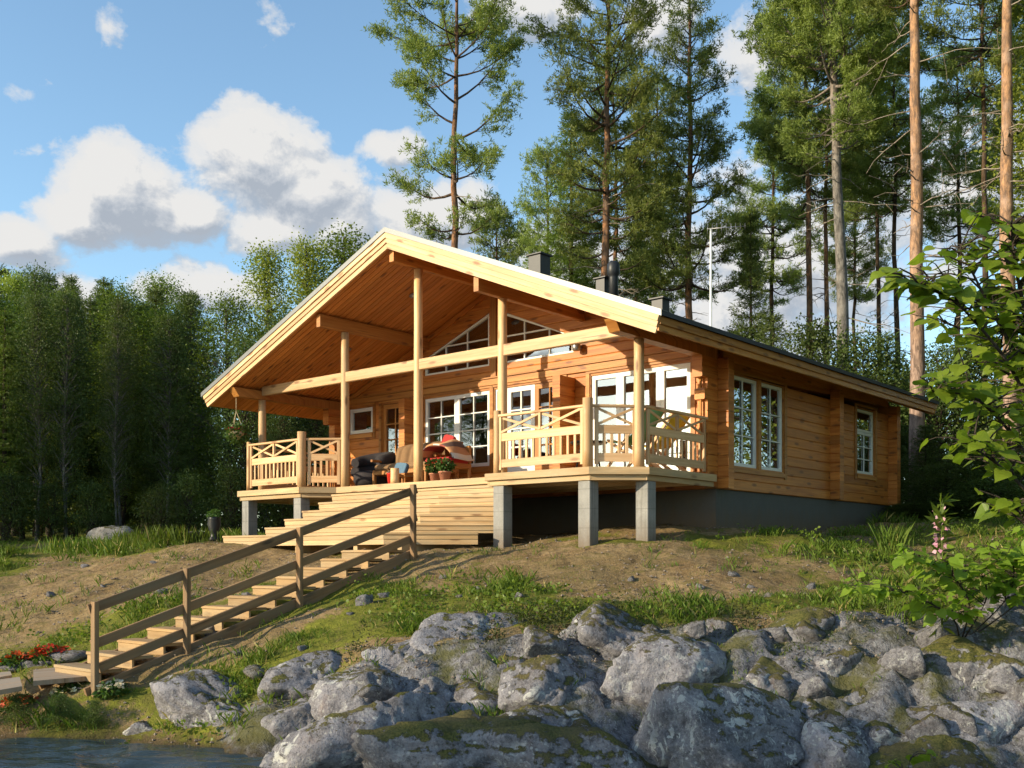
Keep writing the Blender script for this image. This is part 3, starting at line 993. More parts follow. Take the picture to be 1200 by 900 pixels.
# boardwalk planks at the foot
def zpt(px, py, z): Y = z * F / (H - py); return Vector(((px - 600) / F * Y, Y, z))
for quad, lab, zz in ((((107, 792), (39, 798), (39, 785), (93, 779)), 'longer grey boardwalk plank next to the stair foot', -1.42), (((26, 804), (-20, 812), (-20, 799), (23, 793)), 'short grey boardwalk plank at the left edge by the water', -1.46),
                      (((14, 791), (-15, 796), (-15, 789), (12, 786.5)), 'narrow grey board lying behind the boardwalk planks', -1.46)):
    P_ = [zpt(x, y, zz) for x, y in quad]; c = sum(P_, Vector()) / 4
    mb = MB(); mb.poly_prism([p - c for p in P_], (0, 0, -.055))
    o = mb.build('boardwalk_plank', M['plank'], None, c); tag(o, lab, 'plank', 'boardwalk planks')
# ================================================================== THINGS ON THE PORCH
def hw(a, b, z=DECK): return W(a, b, z)


def cushion(name, w, d, h, mat, loc, rot, label, cat, group=None, puff=.5):
    mb = MB(); n = 12
    rings, us = [], []
    for k in range(7):
        q = k / 6; zz = -h / 2 + h * q
        s_ = 1 - .10 * abs(2 * q - 1) ** 3
        ring = []
        for i in range(24):
            t = 2 * pi * i / 24
            ex = .38
            x = math.copysign(abs(cos(t)) ** ex, cos(t)) * w / 2 * s_; y = math.copysign(abs(sin(t)) ** ex, sin(t)) * d / 2 * s_
            ring.append((x, y, zz * (1 - .35 * (abs(x) / (w / 2)) ** 2 * puff - .35 * (abs(y) / (d / 2)) ** 2 * puff)))
        rings.append(ring); us.append(h * q)
    mb.loft(rings, us, smooth=True)
    o = mb.build(name, M[mat])
    o.location = loc; o.rotation_euler = rot
    return tag(o, label, cat, group)


def quilt(x0, x1, z0, z1, y, th, lobes, lean=.25):
    """upright quilted cushion as one bulging sheet solid"""
    mb = MB(); n = lobes * 8
    rows = 9
    front = []
    for k in range(rows):
        q = k / (rows - 1)
        row = []
        for i in range(n + 1):
            x = x0 + (x1 - x0) * i / n
            bul = abs(sin(pi * i / 8)) ** .6 * .5 + .5
            rim = min(1, 4 * q + .35, 4 * (1 - q) + .25) * min(1, 6 * i / n + .3, 6 * (1 - i / n) + .3)
            zz = z0 + (z1 - z0) * q - .05 * ((2 * i / n - 1) ** 4) * q
            row.append(Vector((x, y - th * bul * rim + lean * (zz - z0), zz)))
        front.append(row)
    rings = [r + [p + Vector((0, th * .6, 0)) for p in reversed(r)] for r in front]
    mb.loft(rings, [i * .05 for i in range(rows)], smooth=True)
    return mb


sofa = empty('garden_sofa', hw(-1.35, 2.0), -TH)
tag(sofa, 'garden sofa with a quilted brown back cushion under the big porch window', 'sofa')
mb = MB()
for x in (-.88, .88):
    for y in (-.32, .32): mb.box(x - .03, x + .03, y - .03, y + .03, 0, .40 if y < 0 else .8, 'z')
mb.box(-.91, .91, -.35, .35, .30, .38, 'x'); mb.build('frame', M['trim'], sofa)
mb = MB(); mb.box(-.86, .86, -.33, .30, .385, .52, 'x', .04); mb.build('seat', M['brown_cloth'], sofa)
quilt(-.92, .92, .48, .98, .27, .16, 7).build('backrest', M['brown_cloth'], sofa)
for x in (-.93, .93):
    mb = MB(); mb.box(x - .03, x + .03, -.36, .30, .58, .63, 'y', .01); mb.build('armrest', M['trim'], sofa)

ch = empty('porch_chair', hw(-.18, 1.75), -TH)
tag(ch, 'low porch chair heaped with a striped blanket right of the brown sofa', 'chair')
mb = MB()
for x in (-.3, .3):
    for y in (-.3, .3): mb.box(x - .025, x + .025, y - .025, y + .025, 0, .42 if y < 0 else .7, 'z')
mb.box(-.33, .33, -.33, .33, .34, .42, 'x'); mb.build('frame', M['trim'], ch)
mb = MB(); mb.box(-.31, .31, -.31, .28, .425, .53, 'x', .04); mb.build('seat', M['red'], ch)
mb = MB(); mb.box(-.33, .33, .26, .33, .43, .78, 'x', .02); mb.build('backrest', M['trim'], ch)
mb = MB(); n = 26; rings = []
for k in range(10):
    q = k / 9; ring = []
    for i in range(n + 1):
        t = i / n
        x = -.50 + 1.0 * t
        z = .50 + .42 * sin(pi * min(1, t * 1.05)) ** .7 * (.75 + .25 * q) + .02 * sin(9 * t + 4 * q)
        ring.append(Vector((x + .05 * sin(5 * q), -.34 + .62 * q, z)))
    rings.append(ring + [p - Vector((0, 0, .03)) for p in reversed(ring)])
mb.loft(rings, [.07 * i for i in range(10)], smooth=True)
o = mb.build('striped_blanket', M['stripe'], None, hw(-.18, 1.75)); o.rotation_euler = (0, 0, -TH)
# stripes run along the ring direction
uvl = o.data.uv_layers[0].data
for p in o.data.polygons:
    for li in p.loop_indices:
        u, vv = uvl[li].uv; uvl[li].uv = (vv * .55, u)
tag(o, 'brown, red and cream striped blanket heaped over the low porch chair', 'blanket')

arm = empty('round_armchair', hw(-2.72, 2.05), -TH)
tag(arm, 'dark round armchair with a patterned cover left of the sofa', 'armchair')
mb = MB(); mb.lathe((0, 0, 0), [(.001, .12), (.34, .12), (.40, .22), (.40, .36), (.32, .42), (.001, .43)], 24); mb.build('seat', M['dark_cloth'], arm)
mb = MB(); ring0 = []
pts = [(0.40 * cos(t), .40 * sin(t)) for t in [radians(-25 + 230 * i / 14) for i in range(15)]]
mb.tube([(x, y, .62 + .10 * sin(pi * i / 14)) for i, (x, y) in enumerate(pts)], [.10 + .06 * sin(pi * i / 14) for i in range(15)], 12)
mb.tube([(x, y, .42 + .06 * sin(pi * i / 14)) for i, (x, y) in enumerate(pts)], [.11 + .04 * sin(pi * i / 14) for i in range(15)], 12)
mb.build('backrest', M['dark_cloth'], arm)
for t in range(4):
    mb = MB(); mb.cyl((.28 * cos(pi / 4 + t * pi / 2), .28 * sin(pi / 4 + t * pi / 2), 0), (.28 * cos(pi / 4 + t * pi / 2), .28 * sin(pi / 4 + t * pi / 2), .14), .025); mb.build('leg', M['black'], arm)

cushion('cushion', .30, .26, .12, 'red', hw(-.55, 2.16, DECK + .93), (radians(70), .25, -TH), 'red cushion propped on top of the brown sofa back', 'cushion')
cushion('cushion', .34, .26, .12, 'blue', hw(-1.02, 1.30, DECK + .34), (radians(70), .1, -TH), 'dusty blue cushion behind the red bucket', 'cushion')
tb = empty('foot_stool', hw(-.95, 1.30), -TH); tag(tb, 'small low wooden stool hidden behind the red bucket on the deck', 'stool')
mb = MB(); mb.box(-.24, .24, -.2, .2, .20, .24, 'x'); mb.build('seat', M['trim'], tb)
for x in (-.2, .2):
    for y in (-.16, .16): mb = MB(); mb.box(x - .02, x + .02, y - .02, y + .02, 0, .199, 'z'); mb.build('leg', M['trim'], tb)
bk = empty('bucket', hw(-.93, .98)); tag(bk, 'small bright red bucket standing on the porch deck edge', 'bucket')
mb = MB(); mb.lathe((0, 0, 0), [(.001, .0), (.085, .0), (.11, .22), (.118, .225), (.118, .235), (.10, .235), (.08, .02), (.001, .02)], 20); mb.build('body', M['redplastic'], bk)
mb = MB(); mb.tube([(.112 * cos(t), .0, .225 + .06 * sin(t)) for t in [pi * i / 10 for i in range(11)]], .005, 6); mb.build('handle', M['steel'], bk)
mb = MB(); mb.cyl((0, 0, 0), (0, 0, .30), .085, .083, 18, seg=3, wob=.02)
o = mb.build('log_stump', M['post'], None, hw(-.62, .76)); tag(o, 'short peeled log stump standing on the deck above the stair', 'stump')


def flower_heads(n, rad, zc, col_name, size, flat=.6, seed=0):
    r = np.random.default_rng(seed)
    V = []
    for i in range(n):
        t = r.uniform(0, 2 * pi); q = sqrt(r.uniform(0, 1)) * rad
        c = np.array([q * cos(t), q * sin(t), zc + flat * rad * (1 - (q / rad) ** 2) + r.normal(0, .02)])
        nrm = np.array([r.normal(0, .5), r.normal(0, .5) - .3, 1.0]); nrm /= np.linalg.norm(nrm)
        e1 = np.cross(nrm, [0, 1, .2]); e1 /= np.linalg.norm(e1); e2 = np.cross(nrm, e1)
        for k in range(5):
            a = 2 * pi * k / 5 + r.uniform(0, 1)
            d = e1 * cos(a) + e2 * sin(a); s_ = -e1 * sin(a) + e2 * cos(a)
            V.append([c, c + d * size * .6 + s_ * size * .38 + nrm * size * .2, c + d * size + nrm * size * .1, c + d * size * .6 - s_ * size * .38 + nrm * size * .2])
    return np.array(V)


def leaf_ball(n, rad, zc, size, seed=0, squash=.8):
    r = np.random.default_rng(seed)
    d = r.normal(size=(n, 3)); d /= np.linalg.norm(d, axis=1)[:, None]
    c = d * (rad * r.uniform(.35, 1, n) ** .6)[:, None] * np.array([1, 1, squash]) + np.array([0, 0, zc])
    return leaf_quads(c, size, r, d)


def leaf_quads(c, size, r, outward=None, wratio=.7, up=.3):
    n = len(c)
    ax = r.normal(size=(n, 3))
    if outward is not None: ax = ax * .8 + outward
    ax[:, 2] -= .25
    ax /= np.linalg.norm(ax, axis=1)[:, None]
    t = r.normal(size=(n, 3)); t[:, 2] += up
    s = np.cross(ax, t); s /= np.linalg.norm(s, axis=1)[:, None] + 1e-9
    nn = np.cross(s, ax)
    L = size * r.uniform(.7, 1.25, n)[:, None]
    w = L * wratio
    V = np.stack([c, c + ax * L * .42 + s * w * .5 + nn * L * .08, c + ax * L, c + ax * L * .42 - s * w * .5 + nn * L * .08], axis=1)
    return V


M['petal_red'] = leafmat('red_petals', (.62, .02, .02), (.42, .01, .03), .25)
M['petal_orange'] = leafmat('orange_petals', (.62, .09, .015), (.45, .04, .01), .25)
M['petal_white'] = leafmat('white_petals', (.72, .70, .60), (.70, .55, .22), .2)
M['petal_pink'] = leafmat('pink_petals', (.55, .22, .33), (.65, .45, .5), .25)
M['leaf_pot'] = leafmat('pot_plant_leaves', (.05, .10, .02), (.08, .14, .03))


def pot_plant(name, loc, label, petal, pr, ph, lr, nfl, seed, pot='terracotta', cat='potted plant', group=None):
    e = empty(name, loc); tag(e, label, cat, group)
    mb = MB(); mb.lathe((0, 0, 0), [(.001, 0), (pr * .7, 0), (pr * .95, ph * .85), (pr * 1.06, ph * .86), (pr * 1.06, ph), (pr * .9, ph), (pr * .85, ph * .9), (.001, ph * .9)], 20)
    mb.build('pot', M[pot], e)
    mesh_obj('leaves', fast_mesh('pot_leaves', leaf_ball(420, lr, ph + lr * .75, .07, seed), 4), M['leaf_pot'], e)
    mesh_obj('flowers', fast_mesh('pot_flowers', flower_heads(nfl, lr * .9, ph + lr * .9, '', .045, .7, seed), 4), M[petal], e)
    return e


pot_plant('potted_geranium', hw(.26, .95), 'leafy red geranium in a terracotta pot beside the middle porch post', 'petal_red', .10, .17, .17, 12, 3)
pot_plant('potted_geranium', hw(.60, .88), 'terracotta pot with pink red flowers right of the other potted plant', 'petal_red', .12, .18, .15, 16, 4)

# hanging basket under the left eave
hb = empty('hanging_basket', W(-5.02, .22, 2.68)); tag(hb, 'hanging basket of reddish flowers on ropes under the left eave', 'basket')
mb = MB(); mb.lathe((0, 0, 0), [(.001, -.16), (.10, -.14), (.17, -.03), (.18, .0), (.165, .0), (.09, -.12), (.001, -.13)], 18); mb.build('bowl', M['rope'], hb)
mb = MB()
for k in range(3):
    t = k * 2 * pi / 3 + .4; mb.cyl((.175 * cos(t), .175 * sin(t), 0), (0, 0, .46), .006, n=6)
mb.cyl((0, 0, .45), (0, 0, .76), .007, n=6); mb.build('rope', M['rope'], hb)
mesh_obj('leaves', fast_mesh('basket_leaves', leaf_ball(500, .27, -.02, .07, 8, .75), 4), M['leaf_pot'], hb)
mesh_obj('flowers', fast_mesh('basket_flowers', flower_heads(26, .25, .0, '', .045, .5, 9), 4), M['petal_red'], hb)

# lights
def soffit_light(a, b, label):
    e = empty('ceiling_spotlight', W(a, b, under(a) - .004), -TH); tag(e, label, 'ceiling light', 'spotlights in the porch ceiling')
    mb = MB(); mb.lathe((0, 0, 0), [(.001, -.012), (.075, -.014), (.09, -.006), (.09, .004), (.001, .004)], 20); mb.build('ring', M['steel'], e)
    mb = MB(); mb.lathe((0, 0, -.013), [(.001, -.012), (.03, -.012), (.04, -.001), (.001, -.001)], 14); mb.build('lens', M['lampglass'], e)
    e.rotation_euler = (0, math.atan(SLOPE) * (1 if a > 0 else -1), -TH)
soffit_light(-.98, 1.6, 'round ceiling spotlight higher up in the porch ceiling near the ridge beam')
soffit_light(-3.0, 1.6, 'round ceiling spotlight lower down in the porch ceiling near the left eave')
lp = empty('wall_lantern', W(2.06, WB, 4.02), -TH); tag(lp, 'small grey metal lantern on the gable wall above the terrace doors', 'lantern')
mb = MB(); mb.lathe((0, -.14, 0), [(.001, .085), (.055, .08), (.08, .05), (.082, -.02), (.08, -.075), (.05, -.09), (.001, -.09)], 18); mb.build('shade', M['steel'], lp)
mb = MB(); mb.cyl((0, -.06, .0), (0, -.001, .0), .014); mb.cyl((0, -.012, 0), (0, -.001, 0), .04); mb.build('bracket', M['steel'], lp)

# two deck chairs with coloured cloth on the right of the porch, and a small dark table
def deck_chair(a, b, rz, cloth, label):
    e = empty('deck_chair', hw(a, b), -TH + rz); tag(e, label, 'deck chair', 'deck chairs behind the right porch railing')
    mb = MB()
    for x in (-.27, .27):
        mb.bar((x, -.42, .02), (x, .38, 1.02), .03, .05); mb.bar((x * .9, .36, .02), (x * .9, -.38, .52), .03, .05)
    for p in ((-.42, .02), (.38, 1.02), (-.38, .52)): mb.bar((-.27, p[0], p[1]), (.27, p[0], p[1]), .03, .04)
    mb.build('frame', M['rail'], e)
    mb = MB(); n = 10; rings = []
    for i in range(n + 1):
        q = i / n; y = -.38 + .76 * q; z = .52 + .50 * q - .24 * sin(pi * q) ** 1.0
        rings.append([(-.25, y, z), (.25, y, z), (.25, y + .008, z - .012), (-.25, y + .008, z - .012)])
    mb.loft(rings, [.08 * i for i in range(n + 1)], smooth=True); mb.build('cloth', M[cloth], e)
deck_chair(4.46, 1.42, -pi / 2, 'green_cloth', 'deck chair with light green cloth behind the right porch railing')
deck_chair(4.46, 2.22, -pi / 2, 'yellow_cloth', 'deck chair with bright yellow cloth beside the green one')
tbl = empty('porch_table', hw(3.55, 1.35), -TH); tag(tbl, 'small dark round table behind the right railing with a cup on it', 'table')
mb = MB(); mb.lathe((0, 0, 0), [(.001, .52), (.30, .52), (.32, .535), (.32, .55), (.001, .555)], 24); mb.build('tabletop', M['black'], tbl)
for k in range(3):
    t = k * 2 * pi / 3; mb = MB(); mb.cyl((.25 * cos(t), .25 * sin(t), 0), (.14 * cos(t), .14 * sin(t), .519), .016); mb.build('leg', M['black'], tbl)
mb = MB(); mb.lathe((0, 0, 0), [(.001, 0), (.03, 0), (.042, .09), (.036, .09), (.026, .012), (.001, .01)], 16)
o = mb.build('cup', M['white'], None, hw(3.62, 1.25, DECK + .556)); tag(o, 'white cup standing on the small dark porch table', 'cup')

# white mast with an aerial behind the house
X, Y = at(833, 29.5)
ms = empty('aerial_mast', (X, Y, 1.0)); tag(ms, 'thin white pole with a television aerial rising behind the roof', 'mast')
ztopm = (H - 268) / F * Y - 1.0
mb = MB(); mb.cyl((0, 0, -.4), (0, 0, ztopm), .042, .03, 10); mb.build('pole', M['white'], ms)
mb = MB()
mb.cyl((-.12, -.05, ztopm - .02), (.92, -.3, ztopm - .02), .012, n=6)
for i in range(9):
    q = i / 8; x, y = -.1 + 1.0 * q, -.05 - .24 * q; l = .16 - .07 * q
    mb.cyl((x, y, ztopm - .02 - l), (x, y, ztopm - .02 + l), .006, n=5)
mb.build('aerial', M['steel'], ms)
# ================================================================== TERRAIN
CP = []
for px, py, Y in ((245, 640, 19.5), (150, 637, 26), (50, 640, 26), (0, 648, 24), (100, 675, 19), (0, 690, 19), (0, 722, 16.5), (120, 710, 16), (200, 700, 15.5), (0, 768, 14.7), (60, 797, 13.4),
                  (60, 862, 11.62), (150, 852, 11.7), (107, 806, 12.1), (215, 768, 12.95), (347, 716, 14.3), (480, 655, 15.95), (300, 682, 16.9), (300, 650, 19),
                  (400, 738, 12.6), (300, 778, 12.0), (250, 818, 11.7), (590, 645, 16.9), (690, 639, 16.2), (755, 635, 16.1), (600, 672, 15), (600, 705, 13.5), (680, 690, 14),
                  (760, 662, 15), (760, 700, 13.5), (850, 646, 16), (900, 622, 17.5), (850, 700, 13.5), (1000, 642, 18), (1040, 614, 23.5), (1000, 680, 15), (1000, 710, 13.2),
                  (1100, 622, 20), (1190, 617, 20), (1150, 660, 16), (1150, 705, 13), (1300, 640, 18), (560, 730, 12.4)):
    CP.append(at(px, Y, py))
CP += [(*W(-5, 12)[:2], .9), (*W(5, 12)[:2], .85), (*W(-5, 5)[:2], .45), (*W(0, 4)[:2], .35), (-30, 40, .9), (0, 48, 1.3), (30, 45, 1.4), (-15, 36, .7), (-40, 22, .5), (30, 22, .6), (16, 16, .1),
       (-1.5, 11.4, -1.15), (0, 11.2, -1.1), (2, 11.2, -1.05), (4, 11.2, -1.0), (6, 11.2, -.9), (0, 10, -1.95), (2, 9.8, -1.95), (4, 9.6, -1.9), (6.5, 9.3, -1.6), (0, 8.4, -2.6), (4, 8, -2.6), (-2.0, 10.2, -2.2), (-2.2, 11.0, -1.75),
       (-5, 9.4, -2.8), (-9, 10.3, -2.5), (-16, 11.0, -2.3), (-12, 13.5, -1.6), (-5, 5, -4), (5, 4, -3.4), (8, 7.2, -2.2), (12, 9, -1.5), (40, -20, -5), (-40, -20, -5), (0, -40, -6), (-40, 9, -2.8), (40, 6, -2.2), (-40, 16, -.8), (55, 55, 1.8), (-55, 55, 1.4), (0, 70, 1.8)]
CP = np.array(CP)


def tps_fit(P):
    n = len(P); xy = P[:, :2]
    d = np.linalg.norm(xy[:, None] - xy[None], axis=2)
    K = np.where(d > 0, d * d * np.log(d + 1e-9), 0) + np.eye(n) * .35
    Pm = np.hstack([np.ones((n, 1)), xy])
    A = np.block([[K, Pm], [Pm.T, np.zeros((3, 3))]])
    return np.linalg.solve(A, np.concatenate([P[:, 2], np.zeros(3)]))
TPS = tps_fit(CP)


def vnoise(X, Y, seed=0):
    """smooth value noise"""
    r = np.random.default_rng(seed).random((256, 256))
    xi, yi = np.floor(X).astype(int), np.floor(Y).astype(int); fx, fy = X - xi, Y - yi
    fx = fx * fx * (3 - 2 * fx); fy = fy * fy * (3 - 2 * fy)
    g = lambda i, j: r[i % 256, j % 256]
    return (g(xi, yi) * (1 - fx) + g(xi + 1, yi) * fx) * (1 - fy) + (g(xi, yi + 1) * (1 - fx) + g(xi + 1, yi + 1) * fx) * fy


def fbm(X, Y, o=4, seed=0):
    s, a, t = 0, .5, 0
    for k in range(o):
        s = s + a * vnoise(X * 2 ** k + 13.7 * k, Y * 2 ** k + 5.1 * k, seed + k); t += a; a *= .5
    return s / t


def rock_zone(X, Y):
    """the boulder bank along the shore"""
    lo = 9.0 + 0 * X; hi = 11.9 + .12 * np.clip(X, -3, 6) + .35 * (vnoise(X * .9, Y * .9, 77) - .5)
    f = np.clip((hi - Y) / .5, 0, 1) * np.clip((Y - 7.5) / .8, 0, 1) * np.clip((X + 3.4 + (Y - 11.2) * .5) / .5, 0, 1)
    return f


def ground_z(X, Y, rough=True):
    X = np.asarray(X, float); Y = np.asarray(Y, float); sh = X.shape
    x, y = X.ravel(), Y.ravel()
    z = np.zeros_like(x)
    for s in range(0, len(x), 20000):
        q = np.stack([x[s:s+20000], y[s:s+20000]], 1)
        d = np.linalg.norm(q[:, None] - CP[None, :, :2], axis=2)
        U = np.where(d > 0, d * d * np.log(d + 1e-9), 0)
        z[s:s+20000] = U @ TPS[:len(CP)] + TPS[len(CP)] + q @ TPS[len(CP) + 1:]
    R = np.hypot(x, y - 20)
    far = np.where(y < 10, -5.0, 1.6)
    f = np.clip((R - 38) / 25, 0, 1); f = f * f * (3 - 2 * f)
    z = np.clip(z, -6, 3.2) * (1 - f) + far * f
    if rough:
        # uneven soil
        z += (fbm(x * 1.1, y * 1.1, 4, 3) - .5) * .18 + (fbm(x * 5, y * 5, 3, 9) - .5) * .10
        rz_ = rock_zone(x, y); z += rz_ * ((1 - np.abs(2 * fbm(x * 1.5, y * 1.5, 4, 91) - 1)) ** 2 * .34 + (fbm(x * 4.2, y * 4.2, 3, 95) - .5) * .22 - .20)
    return z.reshape(sh)


def axis(lo, hi, step, far, growth):
    a = [lo + i * step for i in range(int((hi - lo) / step) + 1)]
    s = step; v = a[-1]; r = []
    while v < far: s *= growth; v += s; r.append(v)
    s = step; v = lo; l = []
    while v > -far: s *= growth; v -= s; l.append(v)
    return np.array(list(reversed(l)) + a + r)


def sheet(name, xs, ys, zf):
    GX, GY = np.meshgrid(xs, ys)
    GZ = zf(GX, GY)
    me = bpy.data.meshes.new(name)
    V = np.stack([GX, GY, GZ], 2).reshape(-1, 3)
    nx, ny = len(xs), len(ys)
    i = np.arange((ny - 1) * (nx - 1)); r, c = i // (nx - 1), i % (nx - 1)
    q = np.stack([r * nx + c, r * nx + c + 1, (r + 1) * nx + c + 1, (r + 1) * nx + c], 1)
    me.vertices.add(len(V)); me.vertices.foreach_set('co', V.astype(np.float32).ravel())
    me.loops.add(q.size); me.loops.foreach_set('vertex_index', q.astype(np.int32).ravel())
    me.polygons.add(len(q)); me.polygons.foreach_set('loop_start', np.arange(0, q.size, 4, dtype=np.int32))
    me.update(calc_edges=True)
    me.polygons.foreach_set('use_smooth', np.ones(len(q), bool))
    return me, GX, GY, GZ


def to_px(X, Y, Z):
    return 600 + F * X / Y, H - F * Z / Y


def green_mask(X, Y):
    """where moss and grass grow (0..1), from what the slope shows"""
    px = 600 + F * X / np.maximum(Y, 4)
    n = fbm(X * .55, Y * .55, 4, 21)
    n2 = fbm(X * 1.6, Y * 1.6, 3, 31)
    g = np.zeros_like(X)
    def blob(cx, cy, rx, ry, w):
        return w * np.exp(-(((X - cx) / rx) ** 2 + ((Y - cy) / ry) ** 2))
    g = g + blob(-3.0, 12.2, 1.6, .8, .62) + blob(1.2, 12.5, 3.0, .55, .5) + blob(-2.2, 14.6, 1.0, .9, .3) + blob(-1.2, 13.0, 1.2, .8, .5) + blob(-4.2, 14.4, 1.5, .9, .6) + blob(-7.0, 14.2, 2.2, 1.4, .6)
    g = g + blob(-9, 23.5, 5, 2.2, .5) + blob(-12, 20.5, 3, 1.2, .3) + blob(6.5, 14.5, 2.2, 1.8, .28) + blob(9, 17, 4, 3.5, .35) + blob(.3, 13.3, .8, .7, .42) + blob(1.6, 13.1, .8, .5, .4) + blob(3.6, 13.0, 1.4, .6, .55)
    g = g - blob(1.5, 15.0, 1.8, .8, .45) - blob(-6, 17.6, 3, 1.3, .35)
    g = g + np.where(Y > 27, .7, 0) + np.where(X > 8, .4, 0) + blob(-3.6, 16.2, .9, .9, .4) + blob(3.2, 16.0, .6, 1.4, .05) - blob(3.4, 15.2, 1.6, 1.0, .25)
    return np.clip((g + (n - .5) * 1.3 + (n2 - .5) * 1.0 - .04) * 2.0, 0, 1) * (1 - .8 * rock_zone(X, Y))


gm, GX, GY, GZ = sheet('ground', axis(-17, 13, .11, 420, 1.28), np.concatenate([axis(7.5, 27, .11, 300, 1.28)]), lambda X, Y: ground_z(X, Y))
a_ = gm.attributes.new('rocky', 'FLOAT', 'POINT'); a_.data.foreach_set('value', rock_zone(GX, GY).astype(np.float32).ravel())
a_ = gm.attributes.new('green', 'FLOAT', 'POINT'); a_.data.foreach_set('value', green_mask(GX, GY).astype(np.float32).ravel())

m, nt, b = material('soil_and_moss')
obj = nt.new('ShaderNodeTexCoord').outputs['Object']
gr = nt.new('ShaderNodeAttribute', attribute_name='green').outputs['Fac']
n1 = nt.noise(obj, 1.7, 5, .65); n2 = nt.noise(obj, 11, 4, .7); n3 = nt.noise(obj, 48, 3, .7)
soil = nt.mix(nt.ramp(n1, [(.35, 0), (.65, 1)]), (.22, .14, .062), (.36, .255, .13))
soil = nt.mix(nt.ramp(n2, [(.45, 0), (.68, .8)]), soil, (.085, .055, .03))
soil = nt.mix(nt.ramp(n3, [(.55, 0), (.72, .6)]), soil, (.36, .29, .20))
vp = nt.voro(obj, 26, out='Distance'); vc = nt.voro(obj, 26, out='Color')
sp = nt.new('ShaderNodeSeparateColor'); nt.l.new(vc, sp.inputs[0])
peb = nt.math('MULTIPLY', nt.ramp(vp, [(.22, 1), (.32, 0)]), nt.math('GREATER_THAN', sp.outputs[0], .72))
soil = nt.mix(nt.math('MULTIPLY', peb, .8), soil, (.33, .28, .22))
n0 = nt.noise(obj, .55, 4, .6, .5); nq = nt.noise(nt.mapping(obj, (3.0, 3.0, 3.0), (5, 2, 0)), 1.0, 5, .7, .6)
soil = nt.mix(nt.ramp(n0, [(.42, 0), (.62, .5)]), soil, (.165, .125, .055))
soil = nt.mix(nt.ramp(nq, [(.53, 0), (.66, .75)]), soil, (.135, .115, .035))
soil = nt.mix(nt.ramp(nq, [(.30, .7), (.42, 0)]), soil, (.06, .042, .025))
moss = nt.mix(nt.ramp(n2, [(.35, 0), (.65, 1)]), (.095, .11, .016), (.20, .20, .03))
moss = nt.mix(nt.ramp(n1, [(.45, 0), (.6, .55)]), moss, (.10, .085, .03))
gf = nt.ramp(nt.math('ADD', gr, nt.math('MULTIPLY', nt.math('SUBTRACT', n2, .5), 1.3)), [(.32, 0), (.6, 1)])
col = nt.mix(gf, soil, moss)
rk = nt.new('ShaderNodeAttribute', attribute_name='rocky').outputs['Fac']
rcol = nt.mix(nt.ramp(n2, [(.4, 0), (.62, 1)]), (.085, .08, .082), (.22, .212, .222))
rcol = nt.mix(nt.ramp(n3, [(.55, 0), (.66, .7)]), rcol, (.36, .36, .35))
rcol = nt.mix(nt.ramp(n1, [(.48, 0), (.60, .85)]), rcol, (.085, .082, .022))
col = nt.mix(nt.ramp(nt.math('ADD', rk, nt.math('MULTIPLY', nt.math('SUBTRACT', n2, .5), .8)), [(.35, 0), (.6, 1)]), col, rcol)
sz_ = nt.new('ShaderNodeSeparateXYZ'); nt.l.new(obj, sz_.inputs[0])
wet = nt.new('ShaderNodeMapRange', ins={0: nt.math('ADD', sz_.outputs[2], nt.math('MULTIPLY', n2, .14)), 1: -1.78, 2: -1.92}).outputs[0]
col = nt.mix(nt.math('MULTIPLY', wet, .75), col, (.035, .026, .016))
setc(nt, b.inputs['Base Color'], col)
b.inputs['Roughness'].default_value = .95; b.inputs['Specular IOR Level'].default_value = .1
hgt = nt.math('ADD', nt.math('MULTIPLY', n2, .7), nt.math('ADD', nt.math('MULTIPLY', n3, .35), nt.math('MULTIPLY', peb, .5)))
nt.l.new(nt.bump(hgt, .9, .05), b.inputs['Normal'])
ground = mesh_obj('ground', gm, m); tag(ground, 'brown soil bank with moss and pebbles', None, None, 'structure')


def gz(x, y): return float(ground_z(np.array([x]), np.array([y]))[0])


# ------------------------------------------------------------------ water
def wave(X, Y):
    near = np.exp(-((X + 4) / 14) ** 2 - ((Y - 9) / 9) ** 2)
    return WATER_Z + near * ((fbm(X * 1.1 + Y * .5, Y * 3.0, 3, 51) - .5) * .20 + (fbm(X * 3, Y * 7, 2, 61) - .5) * .045)
wm, *_ = sheet('lake', axis(-9, 3, .06, 420, 1.3), axis(7.2, 12.5, .05, 420, 1.3), wave)
m, nt, b = material('lake_water')
obj = nt.new('ShaderNodeTexCoord').outputs['Object']
b.inputs['Base Color'].default_value = (.03, .045, .052, 1); b.inputs['Roughness'].default_value = .06; b.inputs['IOR'].default_value = 1.33
wn = nt.noise(nt.mapping(obj, (2.2, 7, 1)), 1.0, 4, .6, .5)
nt.l.new(nt.bump(wn, .5, .06), b.inputs['Normal'])
lake = mesh_obj('lake', wm, m); tag(lake, 'dark rippled lake water', None, None, 'structure')

